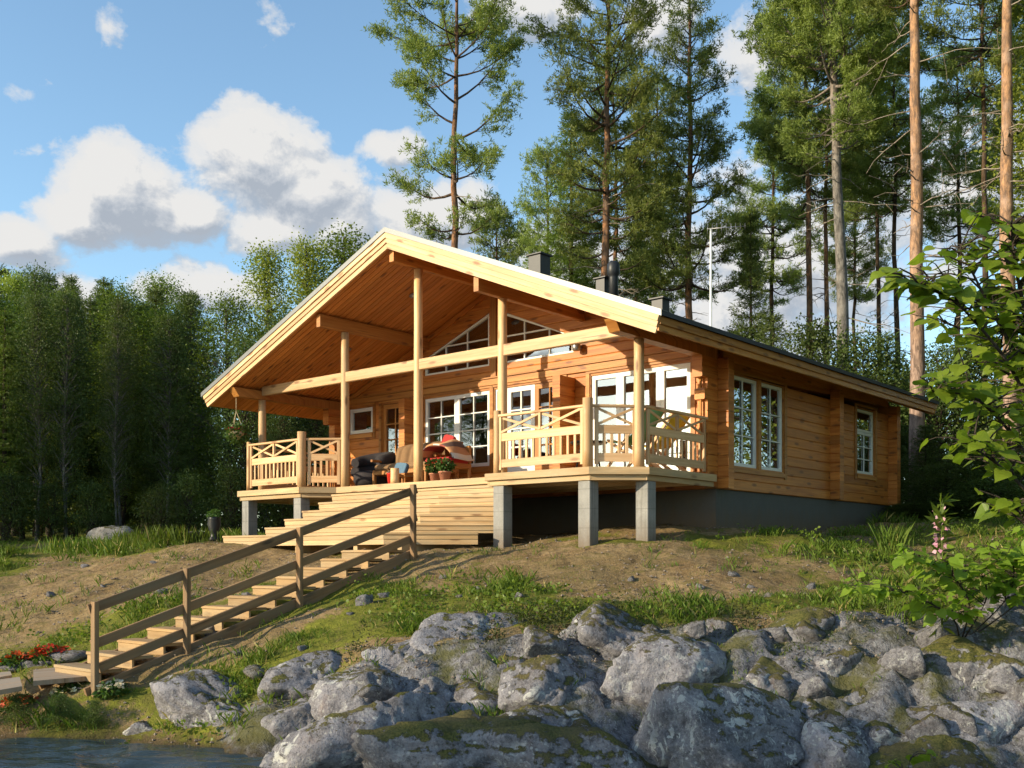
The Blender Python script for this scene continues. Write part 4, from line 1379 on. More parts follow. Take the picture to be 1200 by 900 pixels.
# ================================================================== ROCKS
def rockmat(name, moss_amt, c0, c1, lich, streak=False):
    m, nt, b = material(name)
    obj = nt.new('ShaderNodeTexCoord').outputs['Object']
    inf = nt.new('ShaderNodeObjectInfo').outputs['Random']
    o = nt.vmath('ADD', obj, nt.vmath('SCALE', (1, 1, 1)))
    sc = nt.new('ShaderNodeVectorMath', operation='SCALE'); sc.inputs[0].default_value = (37, 17, 53); nt.l.new(inf, sc.inputs['Scale'])
    o = nt.vmath('ADD', obj, sc.outputs[0])
    big = nt.noise(o, 2.2, 4, .6, .4); med = nt.noise(o, 8, 5, .7); fine = nt.noise(o, 42, 4, .75)
    col = nt.mix(nt.ramp(big, [(.33, 0), (.66, 1)]), c0, c1)
    col = nt.mix(nt.ramp(med, [(.50, 0), (.66, .75)]), col, (.045, .043, .045))
    col = nt.mix(nt.ramp(fine, [(.54, 0), (.64, .7)]), col, (.30, .30, .31))
    col = nt.mix(nt.ramp(fine, [(.34, .7), (.44, 0)]), col, (.05, .05, .055))
    # warm rusty patches
    rust = nt.noise(o, 1.6, 3, .6, .2)
    col = nt.mix(nt.ramp(rust, [(.60, 0), (.72, .45)]), col, (.16, .10, .075))
    # pale lichen crusts
    lv = nt.noise(nt.mapping(o, (9, 9, 3.0) if streak else (7, 7, 7)), 1.0, 5, .72, .9)
    lb = nt.noise(o, 1.8, 2)
    lf = nt.math('MULTIPLY', nt.ramp(lv, [(.545, 0), (.58, 1)]), nt.ramp(lb, [(.42, 0), (.6, 1)]))
    sv = nt.voro(o, 15); sl = nt.math('MULTIPLY', nt.ramp(nt.math('ADD', sv, nt.math('MULTIPLY', nt.math('SUBTRACT', fine, .5), .35)), [(.16, 1), (.24, 0)]), nt.ramp(big, [(.44, 0), (.58, 1)]))
    lf = nt.math('MAXIMUM', lf, nt.math('MULTIPLY', sl, .85))
    col = nt.mix(nt.math('MULTIPLY', lf, lich), col, (.48, .48, .45))
    # moss on faces that look up
    geo = nt.new('ShaderNodeNewGeometry')
    sep = nt.new('ShaderNodeSeparateXYZ'); nt.l.new(geo.outputs['Normal'], sep.inputs[0])
    mo = nt.math('ADD', sep.outputs[2], nt.math('MULTIPLY', nt.math('SUBTRACT', nt.noise(o, 6, 6, .75), .5), 2.3))
    mf = nt.ramp(mo, [(1.02 - moss_amt, 0), (1.17 - moss_amt, 1)])
    mcol = nt.mix(nt.ramp(fine, [(.4, 0), (.6, 1)]), (.055, .062, .012), (.15, .135, .035))
    mcol = nt.mix(nt.ramp(rust, [(.4, 0), (.6, .6)]), mcol, (.11, .085, .045))
    col = nt.mix(mf, col, mcol)
    setc(nt, b.inputs['Base Color'], col)
    b.inputs['Roughness'].default_value = .88; b.inputs['Specular IOR Level'].default_value = .25
    h = nt.math('ADD', nt.math('MULTIPLY', med, .8), nt.math('ADD', nt.math('MULTIPLY', fine, .45), nt.math('MULTIPLY', mf, .4)))
    nt.l.new(nt.bump(h, 1.0, .05), b.inputs['Normal'])
    return m
M['rock_a'] = rockmat('granite_grey', .12, (.155, .147, .16), (.33, .315, .335), .9)
M['rock_b'] = rockmat('granite_lichen', .30, (.12, .112, .12), (.28, .268, .285), 1.0)
M['rock_c'] = rockmat('granite_mossy', .46, (.12, .113, .12), (.28, .268, .28), .8)
M['rock_d'] = rockmat('granite_streaked', .28, (.12, .115, .125), (.27, .262, .275), 1.0, True)
M['stone'] = rockmat('field_stone', .05, (.20, .18, .15), (.34, .31, .27), .3)

ICO = {}
def ico(n):
    if n not in ICO:
        import bmesh
        bm = bmesh.new(); bmesh.ops.create_icosphere(bm, subdivisions=n, radius=1)
        V = np.array([v.co[:] for v in bm.verts]); Fc = np.array([[v.index for v in f.verts] for f in bm.faces]); bm.free()
        ICO[n] = (V, Fc)
    return ICO[n]


def rock_mesh(name, seed, size, sub=5, planes=16, rough=1.0, flat=0.0):
    """fractured boulder: a sphere cut by random planes, split into blocks, edges worn, surface roughened"""
    V, Fc = ico(sub)
    r = np.random.default_rng(seed)
    N = r.normal(size=(planes, 3)); N /= np.linalg.norm(N, axis=1)[:, None]
    D = r.uniform(.55, .98, planes)
    dots = V @ N.T
    t = np.where(dots > .08, D[None] / np.maximum(dots, .08), 9)
    t = np.concatenate([t, np.full((len(V), 1), 1.12)], 1)
    k = 20.0     # soft minimum rounds the edges
    rad = -np.log(np.exp(-k * t).sum(1)) / k
    P = V * rad[:, None]
    P /= np.abs(P).max(0)
    P = P * np.array(size)
    sz = float(np.mean(size))
    f = 1.7 / sz
    off = Vector(r.uniform(-50, 50, 3))
    ax = Vector(r.normal(size=3)).normalized()
    disp = np.zeros(len(P))
    for i, p in enumerate(P):
        v = Vector(p); w = v * f + off
        w = w * .72 + ax * (w.dot(ax) * .9)                      # blocks squeezed along one bedding direction
        d, pts = mn.voronoi(w * .85 + mn.noise_vector(w * 1.3) * .25)
        e = d[1] - d[0]
        disp[i] = (mn.fractal(w, 1.0, 2.1, 4) * .055 + (mn.cell(pts[0] * 9.1) - .5) * .06 * min(1, e * 4)
                   - .075 * math.exp(-(e / .04) ** 2) + (abs(mn.noise(w * 3.1)) ** .5 - .4) * .04 + mn.noise(w * 8.0) * .016)
    P = P + V * (disp * sz * rough)[:, None]
    me = bpy.data.meshes.new(name)
    me.from_pydata(P.tolist(), [], Fc.tolist())
    me.polygons.foreach_set('use_smooth', np.ones(len(Fc), bool)); me.update()
    return me


def boulder(x0, y0, x1, y1, Y, mat, seed, label, rot=0.0, depth=.9, sub=5, over=1.42, tilt=0.0, planes=16):
    cx = (x0 + x1) / 2
    w = (x1 - x0) / F * Y * over / 2
    ztop_, zbot = (H - y0) / F * Y, (H - y1) / F * Y - .12
    h = (ztop_ - zbot) / 2
    X = (cx - 600) / F * Y
    me = rock_mesh('boulder', seed, (w, w * depth, h), sub, planes)
    o = mesh_obj('boulder', me, M[mat]); o.location = (X, Y + w * depth * .5, (ztop_ + zbot) / 2)
    o.rotation_euler = (0, tilt, rot)
    return tag(o, label, 'boulder')
BO = [
 (178, 786, 318, 885, 11.2, 'rock_a', 101, 'large smooth grey slab rising from the water at the left end of the rocks', .0, .7, .25),
 (290, 766, 412, 835, 11.45, 'rock_a', 102, 'flat grey ledge behind the round boulder, left of it', .2, .8, 0),
 (318, 812, 398, 872, 10.9, 'rock_a', 103, 'low layered boulder at the waterline left of the round boulder', .4, .8, -.1),
 (378, 776, 478, 860, 10.8, 'rock_a', 104, 'rounded pale boulder with dark lichen rings on its crown', .1, .9, 0),
 (482, 716, 610, 815, 11.75, 'rock_a', 105, 'big pale grey boulder highest on the left of the rock pile', .5, .8, 0),
 (428, 748, 508, 815, 11.5, 'rock_a', 106, 'squat grey boulder below and left of the high pale one', .9, .8, 0),
 (338, 822, 530, 925, 10.0, 'rock_a', 107, 'long sloping grey slab in front of the round boulder', .1, .6, -.22),
 (306, 878, 352, 915, 9.9, 'rock_a', 108, 'small dark rock awash at the left of the front rocks', .0, .8, 0),
 (508, 790, 622, 868, 10.9, 'rock_b', 109, 'lichen speckled boulder in the middle left of the pile', .3, .8, .1),
 (432, 836, 742, 965, 9.6, 'rock_c', 110, 'broad front boulder with a brown mossy crest at the bottom centre', .05, .55, .02),
 (588, 772, 704, 876, 10.5, 'rock_b', 111, 'dark boulder with white lichen left of the big dark round one', .7, .8, 0),
 (678, 708, 776, 800, 11.5, 'rock_b', 112, 'tall pale boulder pointing up at the top of the pile', .2, .8, .35),
 (712, 742, 842, 868, 10.8, 'rock_a', 113, 'big dark purple grey boulder with a smooth rounded face', .4, .8, 0),
 (752, 798, 948, 950, 9.6, 'rock_d', 114, 'massive front boulder streaked with white lichen and moss on top', .15, .6, -.06),
 (860, 766, 958, 838, 10.9, 'rock_b', 115, 'grey boulder behind the streaked one with a mossy back', .6, .8, 0),
 (896, 716, 984, 786, 11.7, 'rock_c', 116, 'angular boulder at the top of the pile with moss on its right end', .2, .8, -.25),
 (982, 720, 1098, 810, 11.6, 'rock_a', 117, 'wide pale smooth boulder at the upper right of the pile', .1, .8, .1),
 (952, 752, 1020, 826, 11.0, 'rock_b', 118, 'dark leaning boulder under the wide pale one', .8, .8, .3),
 (974, 804, 1056, 862, 10.4, 'rock_c', 119, 'small boulder capped with dark moss, right of centre', .3, .8, 0),
 (938, 838, 1060, 945, 9.7, 'rock_a', 120, 'pale grey boulder at the bottom right of the streaked one', .5, .7, .1),
 (1086, 742, 1225, 862, 10.6, 'rock_c', 121, 'big mossy boulder at the right edge of the photo', .2, .7, -.15),
 (1046, 824, 1225, 900, 9.8, 'rock_a', 122, 'long flat grey slab below the mossy right boulder', .0, .6, -.05),
 (1052, 868, 1225, 960, 9.3, 'rock_c', 123, 'lowest right boulder covered with brown moss', .1, .6, 0),
 (918, 800, 1000, 900, 10.2, 'rock_b', 124, 'dark wedge shaped boulder between the streaked and the pale one', 1.0, .7, .4),
 (632, 742, 715, 810, 11.5, 'rock_c', 125, 'low mossy rock left of the tall pointed boulder', .3, .9, 0),
 (765, 728, 830, 775, 12.2, 'rock_c', 126, 'moss covered hump behind the big dark boulder', .6, .9, 0),
 (830, 742, 905, 790, 11.9, 'rock_c', 127, 'low mossy boulder left of the angular one', .1, .9, 0),
 (600, 826, 690, 890, 10.2, 'rock_b', 128, 'rough dark rock wedged above the mossy crested boulder', .5, .8, 0),
 (690, 830, 775, 930, 10.3, 'rock_b', 129, 'shadowed rock in the gap left of the streaked boulder', .2, .8, 0),
 (560, 762, 640, 822, 11.3, 'rock_c', 130, 'heath covered rock right of the high pale boulder', .2, .9, 0),
 (398, 836, 440, 872, 10.6, 'rock_a', 131, 'small round stone under the boulder with lichen rings', .2, .9, 0),
 (1060, 792, 1120, 838, 10.8, 'rock_b', 132, 'squat dark rock left of the mossy right boulder', .4, .9, 0),
 (1090, 716, 1200, 760, 12.3, 'rock_c', 133, 'low overgrown rock at the top right of the pile', .4, .9, 0),
 (146, 846, 186, 866, 11.5, 'rock_a', 134, 'small pale stone at the waterline left of the large slab', .2, .9, 0),
 (470, 800, 530, 850, 10.7, 'rock_a', 136, 'grey rock between the round boulder and the lichen speckled one', .6, .8, .1),
 (700, 800, 760, 860, 10.9, 'rock_c', 137, 'mossy chunk tucked under the left of the dark round boulder', .2, .8, 0),
 (840, 800, 900, 850, 10.7, 'rock_b', 138, 'dark rock behind the mossy shoulder of the streaked boulder', .2, .8, 0),
 (1010, 846, 1070, 890, 10.0, 'rock_b', 139, 'dark rock in the hollow beside the long flat slab', .7, .8, 0),
]
for i, (x0, y0, x1, y1, Y, mat, seed, lab, rot, dep, tilt) in enumerate(BO):
    boulder(x0, y0, x1, y1, Y, mat, seed, lab, rot, dep, tilt=tilt)
# rough rocks that fill the gaps of the pile
FR = [rock_mesh('gap_rock', 500 + k, (1, .85, .7), 4, 13) for k in range(6)]
r = np.random.default_rng(44)
for i in range(46):
    Y = r.uniform(9.6, 12.2); px = r.uniform(330, 1240); X = (px - 600) / F * Y
    if float(rock_zone(np.array([X]), np.array([Y]))[0]) < .4: continue
    s = r.uniform(.18, .36)
    o = mesh_obj('gap_rock', FR[i % 6], M[('rock_a', 'rock_b', 'rock_c')[i % 3]]); o.location = (X, Y, gz(X, Y) + s * .15); o.scale = (s, s, s); o.rotation_euler = (r.uniform(-.4, .4), r.uniform(-.4, .4), r.uniform(0, 6))
    tag(o, 'rough grey rock wedged in the gaps between the larger boulders', 'rock', 'rough rocks filling the gaps of the boulder bank')
# boulder at the forest edge
X, Y, Z = at(134, 25.2, 634)
o = mesh_obj('boulder', rock_mesh('boulder', 77, (.62, .5, .38), 4, 12), M['stone']); o.location = (X, Y, Z); tag(o, 'pale round boulder at the foot of the dark forest on the left', 'boulder')

# small field stones on the slope
SM = [rock_mesh('field_stone', 300 + k, (1, .8, .62), 3, 12) for k in range(6)]
r = np.random.default_rng(5)
spots = [(430, 707), (655, 706), (720, 705), (560, 690), (520, 680), (540, 700), (820, 690), (860, 676), (880, 690), (610, 700),
         (250, 742), (300, 800), (275, 815), (320, 806), (355, 765), (240, 845), (190, 826), (160, 700), (120, 690), (60, 700), (100, 665), (180, 660), (45, 745), (280, 770), (290, 700), (190, 695), (410, 722), (450, 700), (500, 700), (900, 700), (950, 690), (740, 680)]
for i, (px, py) in enumerate(spots):
    # march along the ray to the ground
    Yy = 11.2
    while Yy < 26:
        X = (px - 600) / F * Yy
        if gz(X, Yy) >= (H - py) / F * Yy: break
        Yy += .12
    s = r.uniform(.04, .11) if i not in (0, 10, 11, 12, 13) else r.uniform(.14, .2)
    o = mesh_obj('field_stone', SM[i % 6], M['stone']); o.location = (X, Yy, gz(X, Yy) + s * .1); o.scale = (s, s, s); o.rotation_euler = (r.uniform(-.2, .2), r.uniform(-.2, .2), r.uniform(0, 6))
    tag(o, 'small field stone lying on the bare slope below the house', 'stone', 'small stones on the slope')
# flower bed edging stones
for i, (px, py, s, lab) in enumerate(((38, 780, .16, 'grey edging stone of the flower bed, under the orange flowers'), (62, 776, .14, 'mossy edging stone in the middle of the flower bed row'), (80, 769, .2, 'larger dark edging stone of the flower bed nearest the stair'), (14, 782, .12, 'small edging stone at the left end of the flower bed'))):
    X, Y, Z = at(px, 13.9, py); o = mesh_obj('edging_stone', SM[i], M['rock_a']); o.location = (X, Y, Z); o.scale = (s * 1.5, s, s * .8); tag(o, lab, 'stone', 'edging stones of the flower bed')
# ================================================================== TREES AND PLANTS
M['needle_pine'] = leafmat('pine_needles', (.135, .19, .045), (.30, .35, .095), .52, .3, .5, .5)
M['needle_spruce'] = leafmat('spruce_needles', (.06, .10, .025), (.14, .18, .045), .38, .25, .5, .6)
M['needle_young'] = leafmat('young_spruce_needles', (.085, .15, .022), (.17, .24, .04), .35, .3, .5, .6)
M['leaf_birch'] = leafmat('birch_leaves', (.20, .265, .04), (.36, .42, .075), .5, .3, .45, .8)
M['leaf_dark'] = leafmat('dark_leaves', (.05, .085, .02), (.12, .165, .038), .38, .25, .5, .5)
M['leaf_bush'] = leafmat('bush_leaves', (.095, .165, .018), (.19, .26, .035), .45, .3, .45, .8)
M['leaf_lime'] = leafmat('lime_leaves', (.15, .25, .018), (.31, .40, .045), .60, .35, .4, 3)
M['grass'] = leafmat('grass_blades', (.065, .125, .012), (.15, .20, .028), .35, .2, .6, .5, (.38, .31, .12))
M['pebble'] = leafmat('pebble_stone', (.16, .12, .085), (.34, .29, .24), .0, .2, .9, 2)
M['straw'] = leafmat('dry_straw', (.30, .22, .10), (.42, .33, .17), .2, .2, .7, 1)
M['heath'] = leafmat('heath_plants', (.045, .07, .02), (.09, .10, .035), .25, .2, .6, 1.2, (.16, .11, .06))
M['bark_pine'] = barkmat('pine_bark', (.17, .125, .095), (.30, .145, .07), 5.0)
M['bark_pink'] = barkmat('pink_pine_bark', (.36, .245, .185), (.42, .235, .125), 6.0)
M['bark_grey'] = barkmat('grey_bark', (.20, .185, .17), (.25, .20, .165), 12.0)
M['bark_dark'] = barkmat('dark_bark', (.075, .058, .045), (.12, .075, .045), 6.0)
M['bark_birch'] = barkmat('birch_bark', (.20, .185, .165), (.13, .11, .09), 5.0)
M['twig_dead'] = barkmat('dead_twigs', (.30, .255, .21), (.34, .28, .22), 5.0)


def tubes_mesh(name, polys, n=6):
    """polys: list of (points (k,3), radii (k)) -> one mesh of tapered tubes (numpy)"""
    VV, QQ, base = [], [], 0
    ang = np.arange(n) * 2 * pi / n
    for P, R in polys:
        P = np.asarray(P, float); R = np.asarray(R, float); k = len(P)
        T = np.gradient(P, axis=0); T /= np.linalg.norm(T, axis=1)[:, None] + 1e-9
        ref = np.where(np.abs(T[:, 2:3]) > .9, np.array([[1, 0, 0]]), np.array([[0, 0, 1]]))
        e1 = np.cross(T, ref); e1 /= np.linalg.norm(e1, axis=1)[:, None] + 1e-9
        e2 = np.cross(T, e1)
        ring = P[:, None] + (e1[:, None] * np.cos(ang)[None, :, None] + e2[:, None] * np.sin(ang)[None, :, None]) * R[:, None, None]
        VV.append(ring.reshape(-1, 3))
        i, j = np.meshgrid(np.arange(k - 1), np.arange(n), indexing='ij')
        j2 = (j + 1) % n
        q = np.stack([base + i * n + j, base + (i + 1) * n + j, base + (i + 1) * n + j2, base + i * n + j2], 2).reshape(-1, 4)
        QQ.append(q); base += k * n
    V = np.concatenate(VV); Q = np.concatenate(QQ)
    me = bpy.data.meshes.new(name)
    me.vertices.add(len(V)); me.vertices.foreach_set('co', V.astype(np.float32).ravel())
    me.loops.add(Q.size); me.loops.foreach_set('vertex_index', Q.astype(np.int32).ravel())
    me.polygons.add(len(Q)); me.polygons.foreach_set('loop_start', np.arange(0, Q.size, 4, dtype=np.int32))
    me.update(calc_edges=True); me.polygons.foreach_set('use_smooth', np.ones(len(Q), bool))
    return me


def blades(c, d, length, width, r, m, spread=.75, up=.25):
    """m thin blades at every tuft c with direction d"""
    n = len(c)
    C = np.repeat(c, m, 0); D = np.repeat(d, m, 0) * .8 + r.normal(size=(n * m, 3)) * spread
    D[:, 2] += up
    D /= np.linalg.norm(D, axis=1)[:, None]
    S = np.cross(D, r.normal(size=(n * m, 3))); S /= np.linalg.norm(S, axis=1)[:, None] + 1e-9
    L = length * r.uniform(.6, 1.25, n * m)[:, None]; w = width * r.uniform(.7, 1.2, n * m)[:, None]
    C = C + r.normal(size=C.shape) * length * .25
    V = np.stack([C - S * w * .35, C + D * L * .55 - S * w * .5, C + D * L, C + D * L * .5 + S * w * .5], 1)
    return V, np.repeat(r.random(n), m) * .6 + r.random(n * m) * .4


def trunk_path(H, r0, r, lean=(0, 0), k=22, wob=.09, tip=.12):
    t = np.linspace(0, 1, k)
    w = np.cumsum(r.normal(0, wob / 3, (k, 2)), 0); w -= w[0]
    P = np.stack([lean[0] * t + w[:, 0], lean[1] * t + w[:, 1], t * H], 1)
    R = r0 * ((1 - t) ** .8 * (1 - tip) + tip); R[0] *= 1.25
    return P, R


def pine(seed, Ht, crown, rad, r0, dens=1.0, dead=14, lean=(0, 0), up0=.05, blade=(.15, .030), per=12, shape='round', gap=.22, step=.42):
    r = np.random.default_rng(seed)
    tP, tR = trunk_path(Ht, r0, r, lean)
    trunk = [(tP, tR)]; limbs = []; deadl = []
    TC, TD = [], []
    def tp(z): return np.array([np.interp(z, tP[:, 2], tP[:, 0]), np.interp(z, tP[:, 2], tP[:, 1]), z]), np.interp(z, tP[:, 2], tR)
    z = crown * Ht; z0 = z
    while z < Ht * .985:
        t = (z - z0) / (Ht - z0)
        nb = r.integers(3, 6)
        a0 = r.uniform(0, 2 * pi)
        if shape == 'round': prof = (1 - t) ** .65 * (.55 + .45 * min(1, t * 5)) + .08
        elif shape == 'cone': prof = (1 - t) ** .9 + .06
        else: prof = (.35 + .65 * sin(pi * min(1, t * 1.05 + .05)) ** .8)
        for k in range(nb):
            if r.random() < gap: continue
            az = a0 + k * 2 * pi / nb + r.normal(0, .25)
            L = rad * prof * r.uniform(.55, 1.15)
            if L < .25: L = .25
            el = up0 + .75 * t + r.normal(0, .24)
            b, br = tp(z + r.uniform(-.12, .12))
            s = np.linspace(0, 1, 6)
            droop = -.16 * (1 - t) * L
            bend = r.normal(0, .18) * L
            dirv = np.array([cos(az), sin(az), 0]); sidev = np.array([-sin(az), cos(az), 0])
            P = b + dirv * (s * L * cos(el))[:, None] + sidev * (bend * s ** 2)[:, None] + np.array([0, 0, 1]) * (s * L * sin(el) + droop * np.sin(s * pi) + .10 * L * s ** 3)[:, None]
            R = np.maximum(.010, min(br * .55, .018 + .018 * L) * (1 - s * .85))
            limbs.append((P, R))
            ntw = max(3, int(L * 6.6 * dens))
            for q in np.linspace(.34, 1.0, ntw):
                q = min(1, q + r.normal(0, .03))
                p = np.array([np.interp(q, s, P[:, i]) for i in range(3)])
                sd = 1 if r.random() < .5 else -1
                tl = L * .34 * (1.15 - q) + .22 + r.uniform(0, .2)
                dv = dirv * r.uniform(.5, 1.0) + sidev * sd * r.uniform(.35, 1.0) + np.array([0, 0, r.uniform(.05, .6)])
                if q > .96: dv = dirv + np.array([0, 0, .5])
                dv /= np.linalg.norm(dv)
                e = p + dv * tl + np.array([0, 0, .06 * tl])
                limbs.append((np.array([p, (p + e) / 2 + r.normal(0, .02, 3), e]), np.array([.009, .007, .005])))
                npf = int(r.integers(4, 9))
                pf = e + r.normal(0, 1, (npf, 3)) * np.array([.17, .17, .10])
                TC.extend(pf); TD.extend([dv * .5 + np.array([0, 0, .5])] * npf)
                nt_ = max(2, int(tl / .16))
                for u in np.linspace(.4, 1, nt_):
                    TC.append(p + (e - p) * u + r.normal(0, .035, 3)); TD.append(dv)
        z += step * r.uniform(.75, 1.3)
    # bare dead branches under the crown
    for k in range(dead):
        zz = r.uniform(.30 * Ht, (crown + .12) * Ht); az = r.uniform(0, 2 * pi); L = r.uniform(.4, 1.0) * rad * .75
        b, br = tp(zz); s = np.linspace(0, 1, 6)
        dv = np.array([cos(az), sin(az), r.uniform(-.35, .25)])
        P = b + dv * (s * L)[:, None] + np.cumsum(r.normal(0, .05 * L, (6, 3)), 0) * s[:, None] + np.array([0, 0, -.12 * L]) * (s ** 2)[:, None]
        deadl.append((P, np.maximum(.006, .020 * (1 - s * .8))))
        for q in range(r.integers(1, 4)):
            i = r.integers(2, 6); e = P[i] + (dv * .4 + r.normal(0, .5, 3)) * L * .35
            deadl.append((np.array([P[i], (P[i] + e) / 2 + r.normal(0, .03, 3), e]), np.array([.008, .006, .004])))
    TC, TD = np.array(TC), np.array(TD)
    V, rn = blades(TC, TD, blade[0], blade[1], r, per, .95, .30)
    me_t = tubes_mesh('pine_trunk', trunk, 14); me_l = tubes_mesh('pine_limbs', limbs, 5)
    me_d = tubes_mesh('pine_dead', deadl, 5) if deadl else None
    return me_t, me_l, me_d, fast_mesh('pine_crown', V, 4, rn)


def spruce(seed, Ht, rad, r0, base=.06, blade=(.16, .028), per=8, dens=1.0, drop=.30):
    r = np.random.default_rng(seed)
    tP, tR = trunk_path(Ht, r0, r, k=10, wob=.03)
    limbs, TC, TD = [], [], []
    z = base * Ht
    while z < Ht * .985:
        t = z / Ht
        nb = r.integers(5, 8); a0 = r.uniform(0, 6.28)
        for k in range(nb):
            az = a0 + k * 2 * pi / nb + r.normal(0, .2)
            L = rad * (1 - t) ** .85 * r.uniform(.65, 1.15) + .10
            s = np.linspace(0, 1, 5); dirv = np.array([cos(az), sin(az), 0]); sidev = np.array([-sin(az), cos(az), 0])
            el = -.25 + .95 * t
            P = np.array([0, 0, z]) + dirv * (s * L)[:, None] + np.array([0, 0, 1]) * (L * (np.sin(el) * s - drop * (1 - t) * np.sin(s * pi) * .6 + .12 * s ** 3))[:, None]
            limbs.append((P, np.maximum(.006, .014 * (1 - .8 * s))))
            for q in np.linspace(.15, 1, max(4, int(L * 7 * dens))):
                p = np.array([np.interp(q, s, P[:, i]) for i in range(3)])
                for sd in (-1, 1):
                    tl = (.42 * L * (1.05 - q) + .10) * r.uniform(.6, 1.1)
                    dv = dirv * .7 + sidev * sd * .7 + np.array([0, 0, -.28 + .5 * t]); dv /= np.linalg.norm(dv)
                    for u in np.arange(.05, tl, .12):
                        TC.append(p + dv * u + np.array([0, 0, -.10 * u])); TD.append(dv)
        z += .30 * r.uniform(.8, 1.25) * (Ht / 9) ** .5
    TC.append(np.array([0, 0, Ht * .99])); TD.append(np.array([0, 0, 1.0]))
    V, rn = blades(np.array(TC), np.array(TD), blade[0], blade[1], r, per, .55, .0)
    return tubes_mesh('spruce_trunk', [(tP, tR)], 9), tubes_mesh('spruce_limbs', limbs, 4), None, fast_mesh('spruce_crown', V, 4, rn)


def leafy(seed, Ht, rad, r0, base=.15, nclu=150, per=70, leaf=.075, shape='oval', stems=1, sig=.26):
    r = np.random.default_rng(seed)
    tubes, C, Dr = [], [], []
    tP, tR = trunk_path(Ht * .97, r0, r, k=12, wob=.10)
    tubes.append((tP, tR))
    for k in range(nclu):
        t = r.uniform(0, 1) ** .85
        z = Ht * (base + (1 - base) * t)
        if shape == 'oval': pr = sin(pi * min(1, (t * .88 + .10))) ** .7
        elif shape == 'cone': pr = (1 - t) ** .75 * .95 + .06
        else: pr = min(1, .55 + t) * (1 - t ** 4) ** .6
        az = r.uniform(0, 2 * pi); q = r.uniform(.15, 1) ** .55
        # lobes: some directions reach further
        lob = .78 + .22 * sin(3 * az + seed) * sin(2.3 * t * pi + seed)
        e = np.array([cos(az) * rad * pr * q * lob, sin(az) * rad * pr * q * lob, z])
        zb = max(.05 * Ht, z - rad * pr * q * r.uniform(.5, 1.1))
        b = np.array([np.interp(zb, tP[:, 2], tP[:, 0]), np.interp(zb, tP[:, 2], tP[:, 1]), zb])
        mid = (b + e) / 2 + np.array([0, 0, .10 * np.linalg.norm(e - b)]) + r.normal(0, .06, 3)
        tubes.append((np.array([b, mid, e]), np.array([.022, .014, .006]) * (Ht / 9) ** .5))
        n = int(per * r.uniform(.5, 1.3))
        g = r.normal(0, 1, (n, 3)) * sig * np.array([1.15, 1.15, .75]) * (rad / 1.6) ** .4
        C.append(e + g); d = g + (e - np.array([0, 0, z])) * .3; Dr.append(d / (np.linalg.norm(d, axis=1)[:, None] + 1e-6))
    C, Dr = np.concatenate(C), np.concatenate(Dr)
    V = leaf_quads(C, leaf, r, Dr, .75)
    return tubes_mesh('leafy_trunk', tubes, 6), None, None, fast_mesh('leafy_crown', V, 4)


def plant_tree(kind, meshes, loc, bark, leaf, label, cat='tree', group=None, rz=0.0, sc=1.0, dead='twig_dead', limbmat=None):
    e = empty(kind, loc, rz); e.scale = (sc,) * 3 if not hasattr(sc, '__len__') else sc
    tag(e, label, cat, group)
    t, l, d, c = meshes
    mesh_obj('trunk', t, M[bark], e)
    if l: mesh_obj('limbs', l, M[limbmat or bark], e)
    if d: mesh_obj('dead_branches', d, M[dead], e)
    mesh_obj('crown', c, M[leaf], e)
    return e


def top_h(py, Y, z0): return (H - py) / F * Y - z0


# ---- the tall pines, each with its own shape.  (px of the trunk foot, depth, ...)
def tall_pine(px, Y, Ht, label, seed, crown, rad, r0, bark='bark_pine', **kw):
    X, _ = at(px, Y); z = gz(X, Y) - .1
    return plant_tree('pine_tree', pine(seed, Ht, crown, rad, r0, **kw), (X, Y, z), bark, 'needle_pine', label, limbmat='bark_dark' if bark != 'bark_grey' else 'bark_grey')
tall_pine(531, 34, 19.6, 'slender open crowned pine standing alone behind the roof ridge', 1, .50, 2.5, .17, 'bark_pine', dead=10, shape='col', gap=.42, lean=(.15, 0), dens=.9, step=.62, per=13)
tall_pine(704, 35, 20.8, 'dense tall pine rising behind the two middle chimneys', 2, .42, 2.25, .19, 'bark_pine', dead=18, shape='col', gap=.32, lean=(.1, 0), per=11, dens=.8)
tall_pine(723, 38.5, 17.5, 'thinner reddish pine close behind the dense tall one', 3, .50, 1.9, .13, 'bark_pine', dead=16, shape='round')
tall_pine(813, 37, 20.2, 'bluish green pine behind the white aerial mast', 4, .42, 1.95, .17, 'bark_pine', dead=18, shape='cone', gap=.26, per=11)
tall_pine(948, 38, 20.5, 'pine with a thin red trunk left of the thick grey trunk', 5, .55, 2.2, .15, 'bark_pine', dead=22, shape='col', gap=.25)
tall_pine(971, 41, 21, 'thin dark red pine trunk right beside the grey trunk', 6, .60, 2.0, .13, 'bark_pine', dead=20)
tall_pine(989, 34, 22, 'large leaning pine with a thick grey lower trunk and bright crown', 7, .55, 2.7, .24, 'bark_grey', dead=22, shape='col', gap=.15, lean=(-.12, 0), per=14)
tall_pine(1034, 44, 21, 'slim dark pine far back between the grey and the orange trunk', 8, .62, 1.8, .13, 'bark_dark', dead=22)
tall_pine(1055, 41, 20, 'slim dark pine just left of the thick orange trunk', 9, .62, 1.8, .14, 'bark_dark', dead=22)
tall_pine(1076, 27.5, 21.5, 'thick sunlit orange pine trunk at the far corner of the house', 10, .64, 2.6, .215, 'bark_pink', dead=30, shape='col', lean=(-.05, 0), gap=.2)
tall_pine(1181, 26, 20.5, 'sunlit pinkish pine trunk at the right edge of the photo', 12, .68, 2.4, .215, 'bark_pink', dead=22, shape='col', lean=(.05, 0))
tall_pine(1118, 45, 21, 'dark pine standing far back between the two sunlit trunks', 13, .60, 2.0, .15, 'bark_dark', dead=20)
